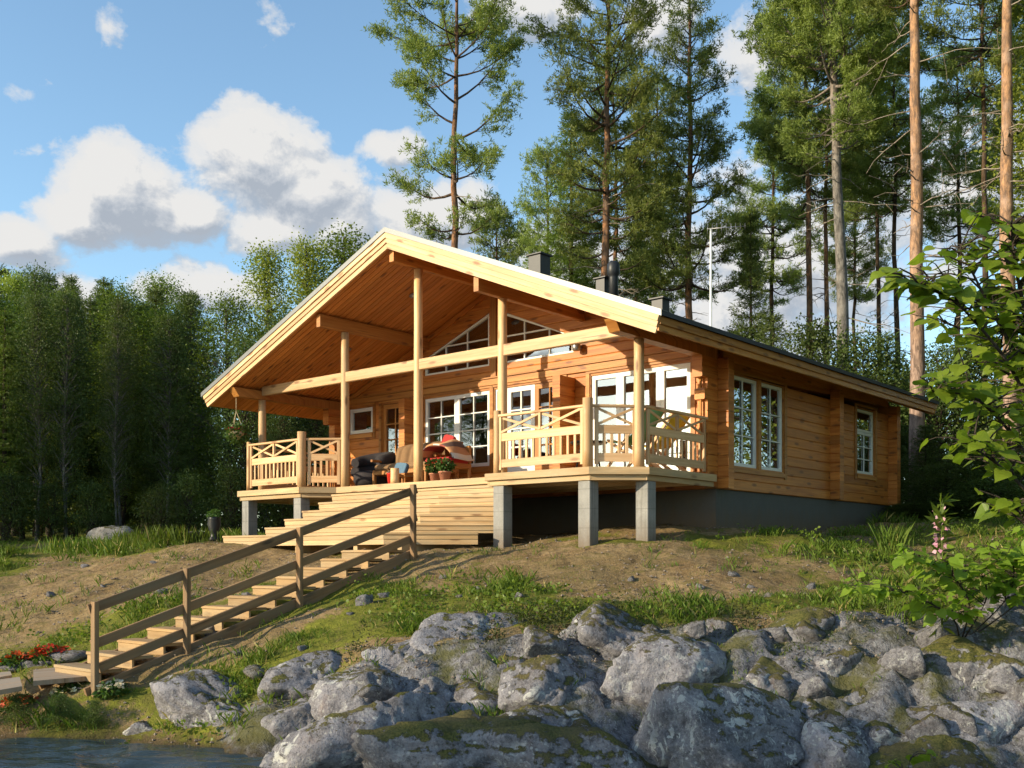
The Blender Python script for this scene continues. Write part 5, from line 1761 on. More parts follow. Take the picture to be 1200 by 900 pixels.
tall_pine(1215, 38, 21, 'dark leafy pine partly cut off by the right edge of the photo', 14, .50, 2.4, .18, 'bark_dark', dead=12)
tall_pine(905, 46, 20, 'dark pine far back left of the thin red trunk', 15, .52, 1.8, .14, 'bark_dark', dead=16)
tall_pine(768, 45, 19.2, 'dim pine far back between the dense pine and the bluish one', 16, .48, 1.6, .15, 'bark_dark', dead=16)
tall_pine(650, 42, 15.2, 'short pine left of the dense tall pine, behind the first chimney', 17, .35, 2.1, .14, 'bark_dark', dead=10)
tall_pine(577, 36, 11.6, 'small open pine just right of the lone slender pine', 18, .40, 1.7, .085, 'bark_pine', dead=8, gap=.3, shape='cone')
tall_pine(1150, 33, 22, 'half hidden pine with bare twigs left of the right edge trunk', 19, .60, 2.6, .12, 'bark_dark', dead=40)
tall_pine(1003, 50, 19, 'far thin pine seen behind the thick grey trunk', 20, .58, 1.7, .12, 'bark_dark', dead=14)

# light green spruce behind the first chimney and the small dark one by the mast
X, Y = at(668, 39); plant_tree('spruce_tree', spruce(31, 15.6, 2.3, .16, .05), (X, Y, gz(X, Y)), 'bark_dark', 'needle_young', 'bright green spruce between the first chimney and the dense pine')
X, Y = at(880, 36); plant_tree('spruce_tree', spruce(32, 10.6, 1.5, .10, .05), (X, Y, gz(X, Y)), 'bark_dark', 'needle_spruce', 'small dark spruce standing right of the aerial mast')
X, Y = at(745, 41); plant_tree('spruce_tree', spruce(33, 14.0, 2.0, .14, .05), (X, Y, gz(X, Y)), 'bark_dark', 'needle_spruce', 'dark spruce filling the gap right of the round roof vent')

# ---- leafy trees left of the house
LB = [leafy(41, 10, 1.7, .10, .12, 190, 85, .085, 'cone'), leafy(42, 10, 1.9, .11, .12, 200, 85, .085, 'oval'), leafy(43, 10, 2.2, .12, .10, 210, 85, .09, 'full')]
for px, py, Y, mi, leaf, lab, w in (
    (312, 296, 35, 0, 'leaf_bush', 'green pointed birch with its top left of the gable', 1.0), (360, 288, 37, 0, 'leaf_birch', 'sunlit pointed birch nearest the gable peak', 1.0),
    (405, 280, 39, 1, 'leaf_birch', 'pale birch mostly hidden behind the left roof edge', 1.2), (268, 352, 33, 1, 'leaf_bush', 'bright round topped tree at the end of the dark forest', 1.2),
    (288, 402, 30, 2, 'leaf_bush', 'low bright tree in front of the pointed birches', 1.0), (335, 372, 32, 2, 'leaf_birch', 'broad green tree behind the left eave', 1.1),
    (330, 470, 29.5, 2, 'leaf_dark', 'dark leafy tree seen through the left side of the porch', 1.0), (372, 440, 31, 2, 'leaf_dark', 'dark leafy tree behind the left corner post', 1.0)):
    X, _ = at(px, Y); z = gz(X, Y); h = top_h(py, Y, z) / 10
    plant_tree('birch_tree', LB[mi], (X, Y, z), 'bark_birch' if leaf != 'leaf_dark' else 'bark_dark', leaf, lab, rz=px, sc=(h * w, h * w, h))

# ---- dense dark forest on the left
FO = [spruce(51, 10, 1.35, .11, .16), spruce(52, 10, 1.1, .10, .24), leafy(53, 10, 1.45, .09, .10, 230, 110, .065, 'cone', sig=.26), leafy(54, 10, 1.5, .09, .14, 230, 110, .065, 'full', sig=.26), spruce(55, 10, 1.5, .12, .10), leafy(56, 10, 1.25, .075, .22, 170, 110, .062, 'oval', sig=.24)]
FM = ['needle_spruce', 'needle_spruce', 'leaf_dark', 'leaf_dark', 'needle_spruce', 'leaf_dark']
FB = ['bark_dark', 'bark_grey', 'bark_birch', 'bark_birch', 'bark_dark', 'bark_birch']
r = np.random.default_rng(90)
row = 0
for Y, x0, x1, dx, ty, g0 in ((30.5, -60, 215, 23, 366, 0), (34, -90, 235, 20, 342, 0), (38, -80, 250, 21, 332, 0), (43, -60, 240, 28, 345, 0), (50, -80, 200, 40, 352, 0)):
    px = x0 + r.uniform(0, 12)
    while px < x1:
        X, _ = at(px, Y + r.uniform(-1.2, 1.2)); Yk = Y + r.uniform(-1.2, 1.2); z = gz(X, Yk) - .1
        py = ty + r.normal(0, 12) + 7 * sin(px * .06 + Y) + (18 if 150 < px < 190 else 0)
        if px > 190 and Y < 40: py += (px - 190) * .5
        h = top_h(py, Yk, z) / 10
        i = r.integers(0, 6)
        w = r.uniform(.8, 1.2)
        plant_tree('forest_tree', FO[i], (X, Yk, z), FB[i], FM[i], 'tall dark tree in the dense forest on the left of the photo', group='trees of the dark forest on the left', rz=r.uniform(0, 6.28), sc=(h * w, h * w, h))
        px += dx * r.uniform(.75, 1.25)
# undergrowth at the forest foot
UB = [leafy(61, 2.6, 1.1, .03, .02, 90, 60, .07, 'full', sig=.22), leafy(62, 2.2, 1.3, .03, .02, 95, 60, .07, 'oval', sig=.22)]
for px, Y, h, mt, lab in ((12, 28.5, .7, 'leaf_dark', 'dark bush at the far left foot of the forest'), (62, 29.2, .6, 'leaf_dark', 'dark bush left of the pale forest boulder'), (108, 28.8, .6, 'leaf_dark', 'dark tall bush behind the pale forest boulder'),
                     (185, 28.5, .6, 'leaf_dark', 'dark bush right of the pale forest boulder'), (222, 29, .7, 'leaf_dark', 'dark bush behind the black urn'), (275, 29, .8, 'leaf_dark', 'dark bush seen past the left porch pier'), (345, 30, .9, 'leaf_dark', 'dark bush behind the middle left pier')):
    X, _ = at(px, Y); plant_tree('bush', UB[int(px) % 2], (X, Y, gz(X, Y)), 'bark_dark', mt, lab, 'bush', rz=px, sc=h)

# ---- unseen trees added left of the frame to shade the forest edge and rocks
for i, (X, Y, s) in enumerate(((-26, 27, 1.1), (-29, 24, 1.15), (-24, 31, 1.05), (-31, 20.5, 1.2), (-27, 18.5, 1.1), (-33, 27, 1.2), (-22.5, 24.5, 1.0), (-24, 21.5, 1.0),
                               (-18, 1.2, .84), (-20, -1.2, .95), (-17, -2.6, .9), (-22, -3.6, 1.0), (-19, -5.4, .95), (-15.5, -.6, .8), (-23, .2, .95), (-16, -5.0, .85), (-26, -2.0, 1.1), (-18.6, -.2, .86), (-20.5, -2.6, .95), (-18.2, -4.0, .9), (-21.5, -6.8, 1.0), (-24.5, -4.8, 1.05), (-16.2, -1.9, .8))):
    k = i % 5
    plant_tree('shade_tree', FO[k], (X, Y, max(gz(X, Y), -2.2)), 'bark_dark', FM[k], 'unseen dark tree added left of the frame to cast shade', group='unseen shade trees left of the frame', rz=i * 1.3, sc=(s * 1.15, s * 1.15, s))

# ---- the wood goes on past the right edge of the frame; the side windows mirror it
for i, (X, Y, s) in enumerate(((14.5, 24, 1.5), (13, 19.5, 1.4), (15.5, 16, 1.5), (12.5, 14.2, 1.2), (17, 21, 1.6), (16.5, 12, 1.4), (13.6, 10.6, 1.1), (18.5, 17.5, 1.6), (19, 13.5, 1.5), (15, 28.5, 1.5), (18, 25.5, 1.6), (11.2, 9.6, .9), (17.5, 9, 1.3))):
    k = (2, 3, 0)[i % 3]
    plant_tree('wood_tree', FO[k], (X, Y, gz(X, Y)), 'bark_dark', ('leaf_birch', 'leaf_bush', 'leaf_birch', 'leaf_bush', 'needle_young')[k] if k in (2, 3) else 'needle_young', 'leafy tree in the wood just outside the right of the photo', group='trees outside the right of the photo', rz=i * 1.7, sc=(s * 1.15, s * 1.15, s))

# ---- trees and bushes behind and right of the house
YS = [spruce(71, 5, 1.3, .06, .02, (.13, .024)), spruce(72, 5, 1.5, .06, .02, (.13, .024))]
BB = [leafy(73, 5, 1.6, .05, .03, 170, 75, .08, 'full'), leafy(74, 5, 1.5, .05, .03, 170, 75, .08, 'oval')]
for px, py, Y, k, mt, lab in (
    (905, 372, 33, 0, 'needle_young', 'light green young spruce above the roof right of the mast'), (952, 384, 31.5, 3, 'leaf_birch', 'sunlit bush behind the roof at the thin red trunk'), (1008, 395, 30.5, 2, 'leaf_birch', 'bright bush behind the roof right of the grey trunk'),
    (1038, 392, 31, 1, 'needle_young', 'young spruce left of the thick orange trunk'), (1100, 410, 30, 2, 'leaf_birch', 'tall green bush right of the thick orange trunk'), (1145, 400, 30.5, 3, 'leaf_dark', 'dark green bush between the two sunlit trunks'),
    (1205, 420, 29, 2, 'leaf_bush', 'green bush behind the right edge trunk'), (1085, 500, 26.5, 0, 'needle_spruce', 'dark young spruce at the far corner of the house'), (1135, 505, 25, 1, 'needle_spruce', 'dark young spruce further right of the house corner'),
    (1185, 515, 24.5, 0, 'needle_spruce', 'dark young spruce beneath the right edge trunk'), (1110, 545, 24.2, 3, 'leaf_dark', 'low dark bush beside the far house corner'), (1160, 562, 23, 2, 'leaf_bush', 'low green bush at the right behind the pink flower'),
    (1240, 470, 26, 2, 'leaf_dark', 'dark bush cut off by the right edge'), (1062, 440, 33, 3, 'leaf_birch', 'pale green bush under the slim dark pines'), (870, 392, 36, 2, 'leaf_dark', 'dark bush low behind the roof by the mast'),
    (1075, 590, 23.6, 3, 'leaf_dark', 'small dark bush at the end of the house foundation')):
    ms_ = (YS + BB)[k]; X, _ = at(px, Y); z = gz(X, Y); h = top_h(py, Y, z) / 5
    plant_tree('young_spruce' if k < 2 else 'bush', ms_, (X, Y, z), 'bark_dark', mt, lab, 'tree' if k < 2 else 'bush', rz=px, sc=(max(h, .8) * .95, max(h, .8) * .95, h))
# far wood behind everything, one mass
r = np.random.default_rng(3)
C = []
for k in range(260):
    px = r.uniform(380, 1330); Y = r.uniform(54, 66); X, _ = at(px, Y); h = r.uniform(6.5, 10.5)
    n = 170; zz = r.uniform(0, 1, n)
    C.append(np.stack([X + r.normal(0, 1, n) * 1.3 * (1 - zz * .75), Y + r.normal(0, 1, n) * 1.3 * (1 - zz * .75), 1.4 + zz * h], 1))
for k in range(210):
    px = r.uniform(-160, 400); Y = r.uniform(54, 66); X, _ = at(px, Y); h = r.uniform(5.5, 8.5)
    n = 200; zz = r.uniform(0, 1, n) ** 1.2
    C.append(np.stack([X + r.normal(0, 1, n) * 1.3 * (1 - zz * .75), Y + r.normal(0, 1, n) * 1.3 * (1 - zz * .75), 1.2 + zz * h], 1))
C = np.concatenate(C); o = mesh_obj('far_wood', fast_mesh('far_wood', leaf_quads(C, .30, r), 4), M['leaf_dark']); tag(o, 'far wood behind the pines', None, None, 'stuff')

# ---- the young lime tree in the right foreground: heart shaped leaves one can count
def heart_leaves(C, D, size, r, droop=.5):
    """C: stalk ends, D: pointing directions -> quads, eight to a leaf, folded at the midrib"""
    prof = [(0, .0), (-.09, .16), (-.08, .32), (.04, .47), (.22, .53), (.42, .48), (.60, .36), (.78, .20), (.90, .085), (1.05, 0.0)]
    out, rn = [], []
    for c, d in zip(C, D):
        s = size * r.uniform(.42, 1.15)
        d = d / np.linalg.norm(d); d = d + np.array([0, 0, -droop * r.uniform(.4, 1.4)]); d /= np.linalg.norm(d)
        up = np.array([r.normal(0, .35), r.normal(0, .35) - .25, 1.0]); side = np.cross(d, up); side /= np.linalg.norm(side); nn = np.cross(side, d)
        rr = r.random(); fold = r.uniform(-.05, .22); curl = r.uniform(-.35, .12); wv = r.uniform(0, 6)
        def pt(x, y): return c + d * s * x + side * s * y + nn * s * (fold * abs(y) + curl * x * x + .045 * sin(7 * x + wv) * abs(y) / .5 - .12 * y * y)
        for sg in (-1, 1):
            for k in range(len(prof) - 1):
                x0, y0 = prof[k]; x1, y1 = prof[k + 1]
                out.append([pt(max(x0, 0) if k else 0, 0), pt(x0, sg * y0), pt(x1, sg * y1), pt(max(x1, 0), 0)]); rn.append(rr)
    return np.array(out), np.array(rn)


def sapling(name, root, stems, leaf, label, seed, per=12):
    """stems: list of polylines (world points), leaves along their outer part and on side twigs"""
    r = np.random.default_rng(seed); tubes, C, D = [], [], []
    for P, r0 in stems:
        P = np.array(P, float)
        # resample smoothly
        t = np.linspace(0, 1, len(P)); tt = np.linspace(0, 1, 14)
        Q = np.stack([np.interp(tt, t, P[:, i]) for i in range(3)], 1)
        for _ in range(2): Q[1:-1] = (Q[:-2] + Q[1:-1] * 2 + Q[2:]) / 4
        tubes.append((Q, r0 * (1 - .8 * tt)))
        L = np.linalg.norm(np.diff(Q, axis=0), axis=1).sum()
        for k in range(int(L * per)):
            u = r.uniform(.28, 1.0); p = np.array([np.interp(u, tt, Q[:, i]) for i in range(3)])
            tl = r.uniform(.08, .42) * (1.15 - u * .6); a = r.normal(size=3); a[2] = abs(a[2]) * .4 + .1; a /= np.linalg.norm(a)
            e = p + a * tl; tubes.append((np.array([p, (p + e) / 2 + [0, 0, .02], e]), np.array([.006, .0045, .003])))
            for v in np.linspace(.35, 1, max(2, int(tl / .075))):
                q = p + (e - p) * v; sd = r.normal(size=3) * .8 + a * .6; sd[2] = r.uniform(-.3, .3); sd /= np.linalg.norm(sd)
                st = q + sd * leaf * .45; tubes.append((np.array([q, (q + st) / 2, st]), np.array([.0022, .002, .0018])))
                C.append(st); D.append(sd)
    V, rn = heart_leaves(C, D, leaf, r)
    e = empty(name, root); tag(e, label, 'tree')
    o = mesh_obj('stem', tubes_mesh('stem', tubes, 6), M['bark_dark'], e); o.matrix_parent_inverse = Matrix.Translation(-Vector(root))
    o = mesh_obj('leaves', fast_mesh('lime_leaves', V, 4, rn), M['leaf_lime'], e); o.matrix_parent_inverse = Matrix.Translation(-Vector(root))
    return e
def px3(px, py, Y): return at(px, Y, py)
R0 = (3.25, 6.1, -1.9)
sapling('young_lime_tree', R0, [
    ([R0, px3(1225, 560, 6.0), px3(1215, 420, 5.9), px3(1190, 320, 5.8), px3(1185, 262, 5.8)], .022),
    ([px3(1220, 500, 6.0), px3(1180, 420, 5.8), px3(1120, 350, 5.6), px3(1062, 330, 5.5)], .013),
    ([px3(1218, 460, 6.0), px3(1170, 380, 5.9), px3(1130, 300, 5.8), px3(1118, 285, 5.8)], .012),
    ([px3(1222, 560, 6.0), px3(1180, 500, 5.8), px3(1140, 460, 5.6), px3(1088, 462, 5.5)], .012),
    ([px3(1222, 600, 6.0), px3(1190, 560, 5.8), px3(1150, 530, 5.7), px3(1132, 520, 5.6)], .011),
    ([px3(1230, 450, 6.2), px3(1215, 380, 6.3), px3(1195, 330, 6.4)], .011),
    ([px3(1225, 530, 6.2), px3(1205, 450, 6.2), px3(1165, 400, 6.2), px3(1090, 372, 6.1)], .011),
    ([px3(1228, 640, 6.0), px3(1200, 610, 5.9), px3(1185, 585, 5.8)], .010)], .098, 'leafy young lime branch reaching in from the right edge of the photo', 81, 30)
R1 = (4.85, 11.3, -.95)
sapling('young_lime_tree', R1, [
    ([R1, px3(1120, 722, 10.9), px3(1060, 692, 10.6), px3(1000, 690, 10.4)], .012), ([R1, px3(1140, 705, 10.9), px3(1110, 665, 10.7), px3(1058, 655, 10.6)], .011),
    ([R1, px3(1160, 700, 11), px3(1150, 668, 11), px3(1120, 662, 10.9)], .010), ([R1, px3(1185, 700, 11.1), px3(1190, 660, 11.1), px3(1165, 645, 11.0)], .010), ([R1, px3(1205, 700, 11.1), px3(1215, 650, 11.1), px3(1205, 600, 11.0)], .010)],
    .135, 'low broad leaved lime shoots above the mossy boulders on the right', 82, 24)
R2 = at(1062, 8.7, 925)
sapling('seedling', R2, [([R2, px3(1060, 905, 8.65), px3(1040, 882, 8.6)], .005), ([R2, px3(1064, 900, 8.65), px3(1068, 884, 8.6)], .005)], .15, 'small bright leaved seedling between the front right boulders', 83, 9)

# flowering herb with pink top
X, Y = at(1103, 11.2); zb = gz(X, Y)
fx = empty('willowherb', (X, Y, zb)); tag(fx, 'tall leafy herb with a pale pink flower spike right of the house', 'plant')
hh = top_h(578, Y, zb)
mb = MB(); mb.tube([(0, 0, 0), (.02, 0, hh * .5), (-.01, 0, hh)], [.012, .009, .004], 6); mb.build('stem', M['leaf_bush'], fx)
r = np.random.default_rng(6); zz = r.uniform(.12, .95, 90) * hh; t = r.uniform(0, 6.28, 90)
C = np.stack([.01 * np.cos(t), .01 * np.sin(t), zz], 1); O = np.stack([np.cos(t), np.sin(t), .5 + 0 * t], 1)
mesh_obj('leaves', fast_mesh('herb_leaves', leaf_quads(C, .20, r, O * 1.6, .26), 4), M['leaf_bush'], fx)
n = 40; zz = r.uniform(.60, .92, n) * hh; t = r.uniform(0, 6.28, n); C = np.stack([.045 * np.cos(t), .045 * np.sin(t), zz], 1)
mesh_obj('flowers', fast_mesh('herb_flowers', leaf_quads(C, .05, r, np.stack([np.cos(t), np.sin(t), 0 * t], 1), .9), 4), M['petal_pink'], fx)

# ---- grass and low plants on the bank
r = np.random.default_rng(17)
N = 60000
X = r.uniform(-13, 11, N); Y = 10.5 + 17 * r.random(N) ** 1.4
g = green_mask(X, Y); cl = fbm(X * 2.6, Y * 2.6, 3, 71)
keep = (r.random(N) < np.maximum(np.clip((g - .25) * 1.2, 0, 1) * np.clip((cl - .42) * 7, 0, 1), .13 * np.clip((cl - .38) * 6, 0, 1)))
# not under the house, the steps or the stair
ax, by = (X - OX) * CT - (Y - OY) * ST, (X - OX) * ST + (Y - OY) * CT
keep &= ~((np.abs(ax) < 5.1) & (by > -.2)) & ~((ax > -3.5) & (ax < 2.5) & (by > -1.95)) & ~((ax > 1.25) & (ax < 2.62) & (by < -1.6) & (by > -7.2))
X, Y = X[keep], Y[keep]
Z = ground_z(X, Y); ok = Z > WATER_Z + .05
X, Y, Z = X[ok], Y[ok], Z[ok]
hg = .035 + .11 * np.clip((fbm(X * .9, Y * .9, 3, 81) - .38) * 3, 0, 1)
hg = hg * np.where(Y > 21, 1.6, 1.0) * np.where((X > 4) & (Y > 12), 1.35, 1.0)
C = np.stack([X, Y, Z - .01], 1)
per = 7
n = len(C); C = np.repeat(C, per, 0) + np.stack([r.normal(0, .045, n * per), r.normal(0, .045, n * per), np.zeros(n * per)], 1); hg = np.repeat(hg, per) * r.uniform(.5, 1.4, n * per)
t = r.uniform(0, 6.28, n * per); ln = r.uniform(.05, .65, n * per)
S = np.stack([np.cos(t), np.sin(t), 0 * t], 1); Dv = np.stack([-np.sin(t) * ln, np.cos(t) * ln, np.ones_like(t)], 1)
w = (.003 + .012 * hg)[:, None]; h_ = hg[:, None]
V = np.stack([C - S * w, C + S * w, C + Dv * h_ * .6 + S * w * .7, C + Dv * h_ * np.array([1.5, 1.5, 1.0])], 1)
o = mesh_obj('grass', fast_mesh('grass', V, 4), M['grass']); tag(o, 'grass growing in tufts on the bank', None, None, 'stuff')
print('grass', len(V))

# pebbles, clods and dry straw on the bare soil
N = 26000; X = r.uniform(-13, 10, N); Y = 11 + 13 * r.random(N) ** 1.5; g = green_mask(X, Y)
cl = fbm(X * 1.1, Y * 1.1, 3, 271)
keep = (g < .55) & (r.random(N) < np.clip((cl - .36) * 5, .05, 1)); X, Y = X[keep], Y[keep]; Z = ground_z(X, Y); n = len(X)
s = .008 + .022 * r.random(n) ** 3
oct_ = np.array([[1, 0, 0], [0, 1, 0], [-1, 0, 0], [0, -1, 0], [0, 0, .7], [0, 0, -.6]]); of = np.array([[0, 1, 4], [1, 2, 4], [2, 3, 4], [3, 0, 4], [1, 0, 5], [2, 1, 5], [3, 2, 5], [0, 3, 5]])
Pv = oct_[None] * r.uniform(.6, 1.3, (n, 6, 1)); a = r.uniform(0, 6.28, n); ca, sa = np.cos(a)[:, None], np.sin(a)[:, None]
Pv = np.stack([Pv[..., 0] * ca - Pv[..., 1] * sa, Pv[..., 0] * sa + Pv[..., 1] * ca, Pv[..., 2]], 2) * s[:, None, None] + np.stack([X, Y, Z + s * .2], 1)[:, None]
o = mesh_obj('pebbles', fast_mesh('pebbles', Pv[:, of].reshape(-1, 3, 3), 3, np.repeat(r.random(n), 8)), M['pebble']); tag(o, 'pebbles and clods strewn over the bare soil', None, None, 'stuff')
N = 9000; X = r.uniform(-13, 10, N); Y = 11 + 13 * r.random(N) ** 1.5; Z = ground_z(X, Y); a = r.uniform(0, 6.28, N); L = r.uniform(.05, .16, N)[:, None]
D = np.stack([np.cos(a), np.sin(a), r.uniform(-.05, .45, N)], 1); S = np.stack([-np.sin(a), np.cos(a), 0 * a], 1) * .003; C = np.stack([X, Y, Z + .006], 1)
ax, by = (X - OX) * CT - (Y - OY) * ST, (X - OX) * ST + (Y - OY) * CT
k_ = ~((ax > -3.6) & (ax < 2.6) & (by > -7.2) & (by < 3)); V = np.stack([C - S, C + S, C + D * L + S * .6, C + D * L - S * .6], 1)[k_]
o = mesh_obj('dry_straw', fast_mesh('dry_straw', V, 4), M['straw']); tag(o, 'dry straw and dead grass on the slope', None, None, 'stuff')

# broad leaved weeds, one mass
N = 9000; X = r.uniform(-12, 10, N); Y = 11 + 12 * r.random(N) ** 1.3; g = green_mask(X, Y); cl = fbm(X * 1.5, Y * 1.5, 3, 171)
keep = (r.random(N) < np.clip((g - .3) * 1.3, 0, 1)) & (cl > .56)
ax, by = (X - OX) * CT - (Y - OY) * ST, (X - OX) * ST + (Y - OY) * CT
keep &= ~((np.abs(ax) < 5.1) & (by > -.2)) & ~((ax > -3.5) & (ax < 2.5) & (by > -1.95)) & ~((ax > 1.2) & (ax < 2.7) & (by < -1.6) & (by > -7.2))
X, Y = X[keep], Y[keep]; Z = ground_z(X, Y); n = len(X); per = 14
C = np.repeat(np.stack([X, Y, Z + .05], 1), per, 0) + r.normal(0, 1, (n * per, 3)) * np.array([.10, .10, .045])
o = mesh_obj('ground_cover', fast_mesh('ground_cover', leaf_quads(C, .055, r, None, .7), 4), M['leaf_bush']); tag(o, 'low leafy ground cover on the bank', None, None, 'stuff')

# heath and tiny plants between the rocks
C = []
for px, py, Y, n, sx, sz in ((655, 748, 12.0, 2600, .9, .10), (600, 762, 11.9, 1600, .5, .09), (720, 702, 12.3, 700, .16, .10), (800, 738, 12.3, 1400, .6, .08), (860, 745, 12.2, 1400, .5, .09), (1130, 728, 12.4, 2200, .9, .10), (420, 790, 11.9, 350, .12, .10), (640, 722, 12.6, 1400, .8, .07), (940, 790, 11.2, 500, .3, .07), (1080, 745, 12.2, 900, .4, .08)):
    X, _, Z = at(px, Y, py)
    q = r.normal(0, 1, (n, 3)) * np.array([sx * .55, .30, sz]); q[:, 2] = np.abs(q[:, 2]) - .02
    lump = fbm((X + q[:, 0]) * 5, (Y + q[:, 1]) * 5, 2, 19) > .47; q = q[lump]
    C.append(np.stack([X + q[:, 0], Y + q[:, 1], ground_z(X + q[:, 0], Y + q[:, 1]) + q[:, 2]], 1))
C = np.concatenate(C); o = mesh_obj('heath', fast_mesh('heath', leaf_quads(C, .045, r, None, .35, .8), 4), M['heath']); tag(o, 'heath and dwarf shrubs growing among the boulders', None, None, 'stuff')

# tall grass stalks by the far corner of the house
for k, (px, lab) in enumerate(((1046, 'clump of tall yellowish grass stalks in front of the far house corner'), (205, 'tall green grass clump on the slope below the forest'), (100, 'tall green grass clump left of the other one below the forest'), (165, 'bushy grass clump beside the pale forest boulder'))):
    Y = (17, 21.5, 22.5, 23)[k]; X, _ = at(px, Y); n = (170, 480, 480, 480)[k]; z = gz(X, Y); hgt = (.52, .42, .40, .36)[k]; wd = (.09, .5, .45, .4)[k]
    c = np.stack([r.normal(0, wd, n), r.normal(0, .2, n), np.zeros(n)], 1); t = r.uniform(0, 6.28, n); S = np.stack([np.cos(t), np.sin(t), 0 * t], 1); ln = r.uniform(.05, .4, n)
    Dv = np.stack([-np.sin(t) * ln, np.cos(t) * ln, np.ones(n)], 1); h_ = (hgt * r.uniform(.4, 1.1, n))[:, None]
    V = np.stack([c - S * .003, c + S * .003, c + Dv * h_ * .6 + S * .0022, c + Dv * h_ * np.array([1.4, 1.4, 1])], 1)
    o = mesh_obj('grass_clump', fast_mesh('grass_clump', V, 4), M['grass']); o.location = (X, Y, z - .02); tag(o, lab, 'grass clump')

# flower bed: orange begonias and a mixed clump in front of the boardwalk
for px, py, Y, rad, n, petal, lab, sd in ((60, 766, 14.0, .26, 60, 'petal_orange', 'larger clump of orange red flowers nearest the stair foot', 1), (18, 772, 14.0, .20, 40, 'petal_orange', 'smaller clump of orange red flowers at the left edge', 2),
                                     (85, 812, 12.4, .22, 22, 'petal_white', 'white and yellow flowers growing in front of the boardwalk', 3), (130, 808, 12.2, .20, 18, 'petal_white', 'white flowers at the foot of the stair handrail', 4), (25, 826, 12.3, .22, 18, 'petal_orange', 'sparse orange flowers above the dark shore bush', 5)):
    X, _, Z = at(px, Y, py + 8); e = empty('flower_clump', (X, Y, Z)); tag(e, lab, 'flowers')
    mesh_obj('leaves', fast_mesh('clump_leaves', leaf_ball(500, rad, .06, .06, sd, .5), 4), M['leaf_pot'], e)
    mesh_obj('flowers', fast_mesh('clump_flowers', flower_heads(n, rad, .10, '', .05, .3, sd), 4), M[petal], e)
# dark bushes on the water edge at the lower left
for px, py, Y, s, lab in ((20, 830, 11.75, .17, 'dark leafy bush at the lower left corner above the water'), (70, 836, 11.7, .16, 'dark leafy bush on the water edge below the boardwalk'), (-25, 826, 11.9, .2, 'dark bush cut off by the lower left edge'), (112, 842, 11.7, .13, 'small dark shore plant left of the rock slab')):
    X, _ = at(px, Y); plant_tree('shore_bush', UB[int(abs(px)) % 2], (X, Y, gz(X, Y) - .05), 'bark_dark', 'leaf_dark', lab, 'bush', rz=px, sc=(s * 1.1, s, s))

# urn and tub at the forest foot left of the steps
X, _, Z = at(251, 21.5, 636); Z = gz(X, 21.5)
e = empty('garden_urn', (X, 21.5, Z)); e.scale = (.82, .82, .82); tag(e, 'black garden urn left of the porch steps', 'urn')
mb = MB(); mb.lathe((0, 0, 0), [(.001, 0), (.13, .0), (.15, .05), (.09, .12), (.10, .2), (.17, .42), (.15, .55), (.17, .60), (.15, .60), (.12, .5), (.001, .45)], 20); mb.build('body', M['black'], e)
mesh_obj('leaves', fast_mesh('urn_leaves', leaf_ball(240, .16, .66, .07, 12), 4), M['leaf_pot'], e)
X, _, Z = at(232, 21.8, 632); mb = MB(); mb.lathe((0, 0, 0), [(.001, 0), (.17, 0), (.20, .20), (.205, .21), (.18, .21), (.15, .03), (.001, .02)], 20)
o = mb.build('low_tub', M['black'], None, (X, 21.8, gz(X, 21.8))); tag(o, 'low black tub standing next to the garden urn', 'tub')
# ================================================================== SKY, SUN, CAMERA
SUN_EL = radians(18.5)
lx, ly = .447 * CT + .894 * ST, -.447 * ST + .894 * CT          # horizontal travel of the light
l_ = sqrt(lx * lx + ly * ly); lx, ly = lx / l_, ly / l_
sd = Vector((-lx * cos(SUN_EL), -ly * cos(SUN_EL), sin(SUN_EL)))   # towards the sun
sun = bpy.data.lights.new('sun', 'SUN'); sun.energy = 3.0; sun.angle = radians(.55); sun.color = (1.0, .85, .60)
so = bpy.data.objects.new('sun', sun); so.rotation_euler = (-sd).to_track_quat('-Z', 'Y').to_euler(); so.location = sd * 60; COL.objects.link(so)

world = bpy.data.worlds.new('World'); scene.world = world; world.use_nodes = True
nt = NT(world.node_tree); bg = nt.n['Background']; bg.inputs['Strength'].default_value = .15
sky = nt.new('ShaderNodeTexSky', sky_type='NISHITA', sun_disc=False, sun_elevation=SUN_EL, sun_rotation=atan2(sd.x, sd.y), altitude=200, air_density=1.0, dust_density=.6, ozone_density=2.2)
tc = nt.new('ShaderNodeTexCoord').outputs['Generated']
nrm = nt.vmath('NORMALIZE', tc)
sep = nt.new('ShaderNodeSeparateXYZ'); nt.l.new(nrm, sep.inputs[0])
azm = nt.math('ARCTAN2', sep.outputs[0], sep.outputs[1]); elv = nt.math('ARCSINE', sep.outputs[2])
comb = nt.new('ShaderNodeCombineXYZ'); nt.l.new(azm, comb.inputs[0]); nt.l.new(elv, comb.inputs[1])
ae = comb.outputs[0]


def azel(px, py):
    x, z = (px - 600) / F, (H - py) / F
    return atan2(x, 1), math.asin(z / sqrt(x * x + z * z + 1))
# cumulus heaps: (centre in the photograph's directions, radii in pixels, weight)
CL = [(140, 226, 92, 60, 1.05), (95, 258, 70, 40, 1.0), (305, 180, 104, 60, 1.15), (365, 226, 88, 60, 1.1), (228, 250, 50, 36, .9), (20, 285, 62, 38, 1), (320, 272, 72, 38, .9), (240, 332, 105, 34, .9), (60, 345, 80, 30, .75), (455, 170, 46, 24, .75),
      (118, 28, 20, 20, .22), (45, 104, 26, 14, .24), (322, 33, 38, 24, .21), (34, 176, 26, 9, .25), (505, 250, 95, 62, .95), (615, 12, 90, 42, .85), (775, 18, 60, 50, .85), (900, 330, 210, 140, .72), (1120, 240, 150, 120, .62), (400, 265, 60, 46, .9), (700, 330, 200, 90, .8), (880, 60, 60, 60, .55)]
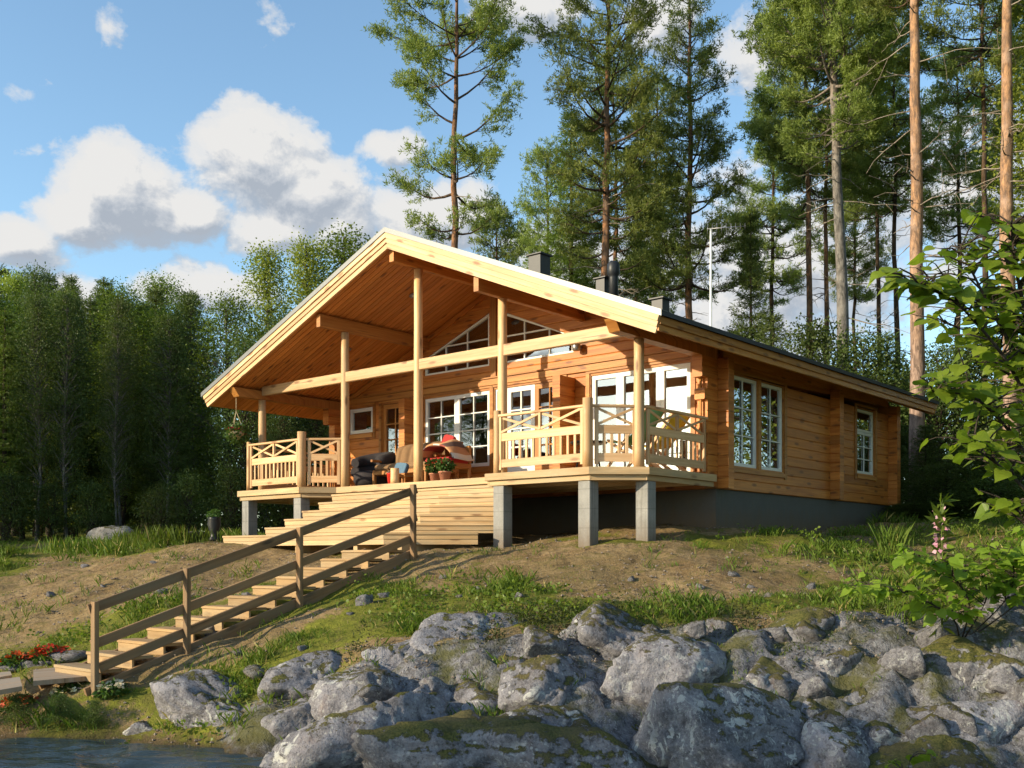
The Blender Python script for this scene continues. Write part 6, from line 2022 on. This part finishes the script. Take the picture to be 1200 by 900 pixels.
# and some in the rest of the sky, which the glass and the lake reflect
rr = random.Random(4)
EX = [(rr.uniform(-3.1, 3.1), rr.uniform(.10, .7), rr.uniform(.10, .26), rr.uniform(.05, .12)) for _ in range(14)]
g = bpy.data.node_groups.new('cloud_density', 'ShaderNodeTree')
g.interface.new_socket('V', in_out='INPUT', socket_type='NodeSocketVector'); g.interface.new_socket('D', in_out='OUTPUT', socket_type='NodeSocketFloat'); g.interface.new_socket('M', in_out='OUTPUT', socket_type='NodeSocketFloat')
gn = NT(g); gi = gn.new('NodeGroupInput'); go = gn.new('NodeGroupOutput'); V_ = gi.outputs[0]
warp = gn.noise(V_, 9, 2, .5, out=1)
Vw = gn.vmath('ADD', V_, gn.vmath('MULTIPLY', gn.vmath('SUBTRACT', warp, (.5, .5, .5)), (.035, .03, 0)))
acc = None
items = [(azel(x, y), (rx / F, ry / F), w) for x, y, rx, ry, w in CL] + [((a, e), (ra, re_), .9) for a, e, ra, re_ in EX if not (-.55 < a < .55 and e < .5)]
for (a, e), (ra, re_), w in items:
    d = gn.vmath('LENGTH', gn.vmath('MULTIPLY', gn.vmath('SUBTRACT', Vw, (a, e, 0)), (1 / ra, 1 / re_, 0)))
    v = gn.math('MULTIPLY', gn.math('SUBTRACT', 1.0, d), w)
    acc = v if acc is None else gn.math('SMOOTH_MAX', acc, v, .12)
acc = gn.math('MAXIMUM', acc, -.8)
n1 = gn.noise(gn.vmath('MULTIPLY', V_, (1, 1.25, 1)), 17, 7, .62, .25)
n2 = gn.noise(gn.vmath('MULTIPLY', V_, (1, 1.2, 1)), 60, 4, .6, .1)
dn = gn.math('ADD', acc, gn.math('ADD', gn.math('MULTIPLY', gn.math('SUBTRACT', n1, .5), 1.35), gn.math('MULTIPLY', gn.math('SUBTRACT', n2, .5), .25)))
gn.l.new(dn, go.inputs[0]); gn.l.new(acc, go.inputs[1])


def dens(vec):
    nd = nt.n.new('ShaderNodeGroup'); nd.node_tree = g; nt.l.new(vec, nd.inputs[0]); return nd.outputs[0]
d0 = dens(ae)
d1 = dens(nt.vmath('ADD', ae, (-.016, .026, 0)))      # a little towards the sun and up: thinner there = lit
d2 = dens(nt.vmath('ADD', ae, (-.006, .008, 0)))
mask = nt.ramp(d0, [(.09, 0), (.30, .88), (.5, 1.0)])
mask = nt.math('MULTIPLY', mask, nt.math('GREATER_THAN', sep.outputs[2], 0.0))
lit = nt.math('ADD', nt.math('MULTIPLY', nt.math('SUBTRACT', d0, d1), .75), nt.math('MULTIPLY', nt.math('SUBTRACT', d0, d2), 1.7))
lit = nt.math('SUBTRACT', nt.math('ADD', lit, .55), nt.math('MULTIPLY', nt.math('SUBTRACT', d1, .2), .26))
ccol = nt.ramp(lit, [(-.02, (1.18, 1.32, 1.52)), (.36, (1.6, 1.7, 1.84)), (.80, (2.3, 2.28, 2.24))])
skyc = nt.mix(1.0, sky.outputs[0], (.76, .80, .75), 'MULTIPLY')
fin = nt.mix(mask, skyc, ccol)
nt.l.new(fin, bg.inputs['Color'])

cam = bpy.data.cameras.new('camera'); cam.sensor_width = 36.0; cam.lens = 36.0 * F / 1200; cam.shift_y = (H - 450) / 1200
cam.clip_start = .1; cam.clip_end = 2000
co = bpy.data.objects.new('camera', cam); co.location = (0, 0, 0); co.rotation_euler = (radians(90), 0, 0); COL.objects.link(co)
scene.camera = co
vs = scene.view_settings; vs.view_transform = 'Standard'; vs.look = 'None'; vs.exposure = 1.27; vs.gamma = 1.0; vs.use_curve_mapping = False
scene.cycles.max_bounces = 8; scene.cycles.diffuse_bounces = 4; scene.cycles.glossy_bounces = 3; scene.cycles.transparent_max_bounces = 12; scene.cycles.transmission_bounces = 4
scene.cycles.use_denoising = True
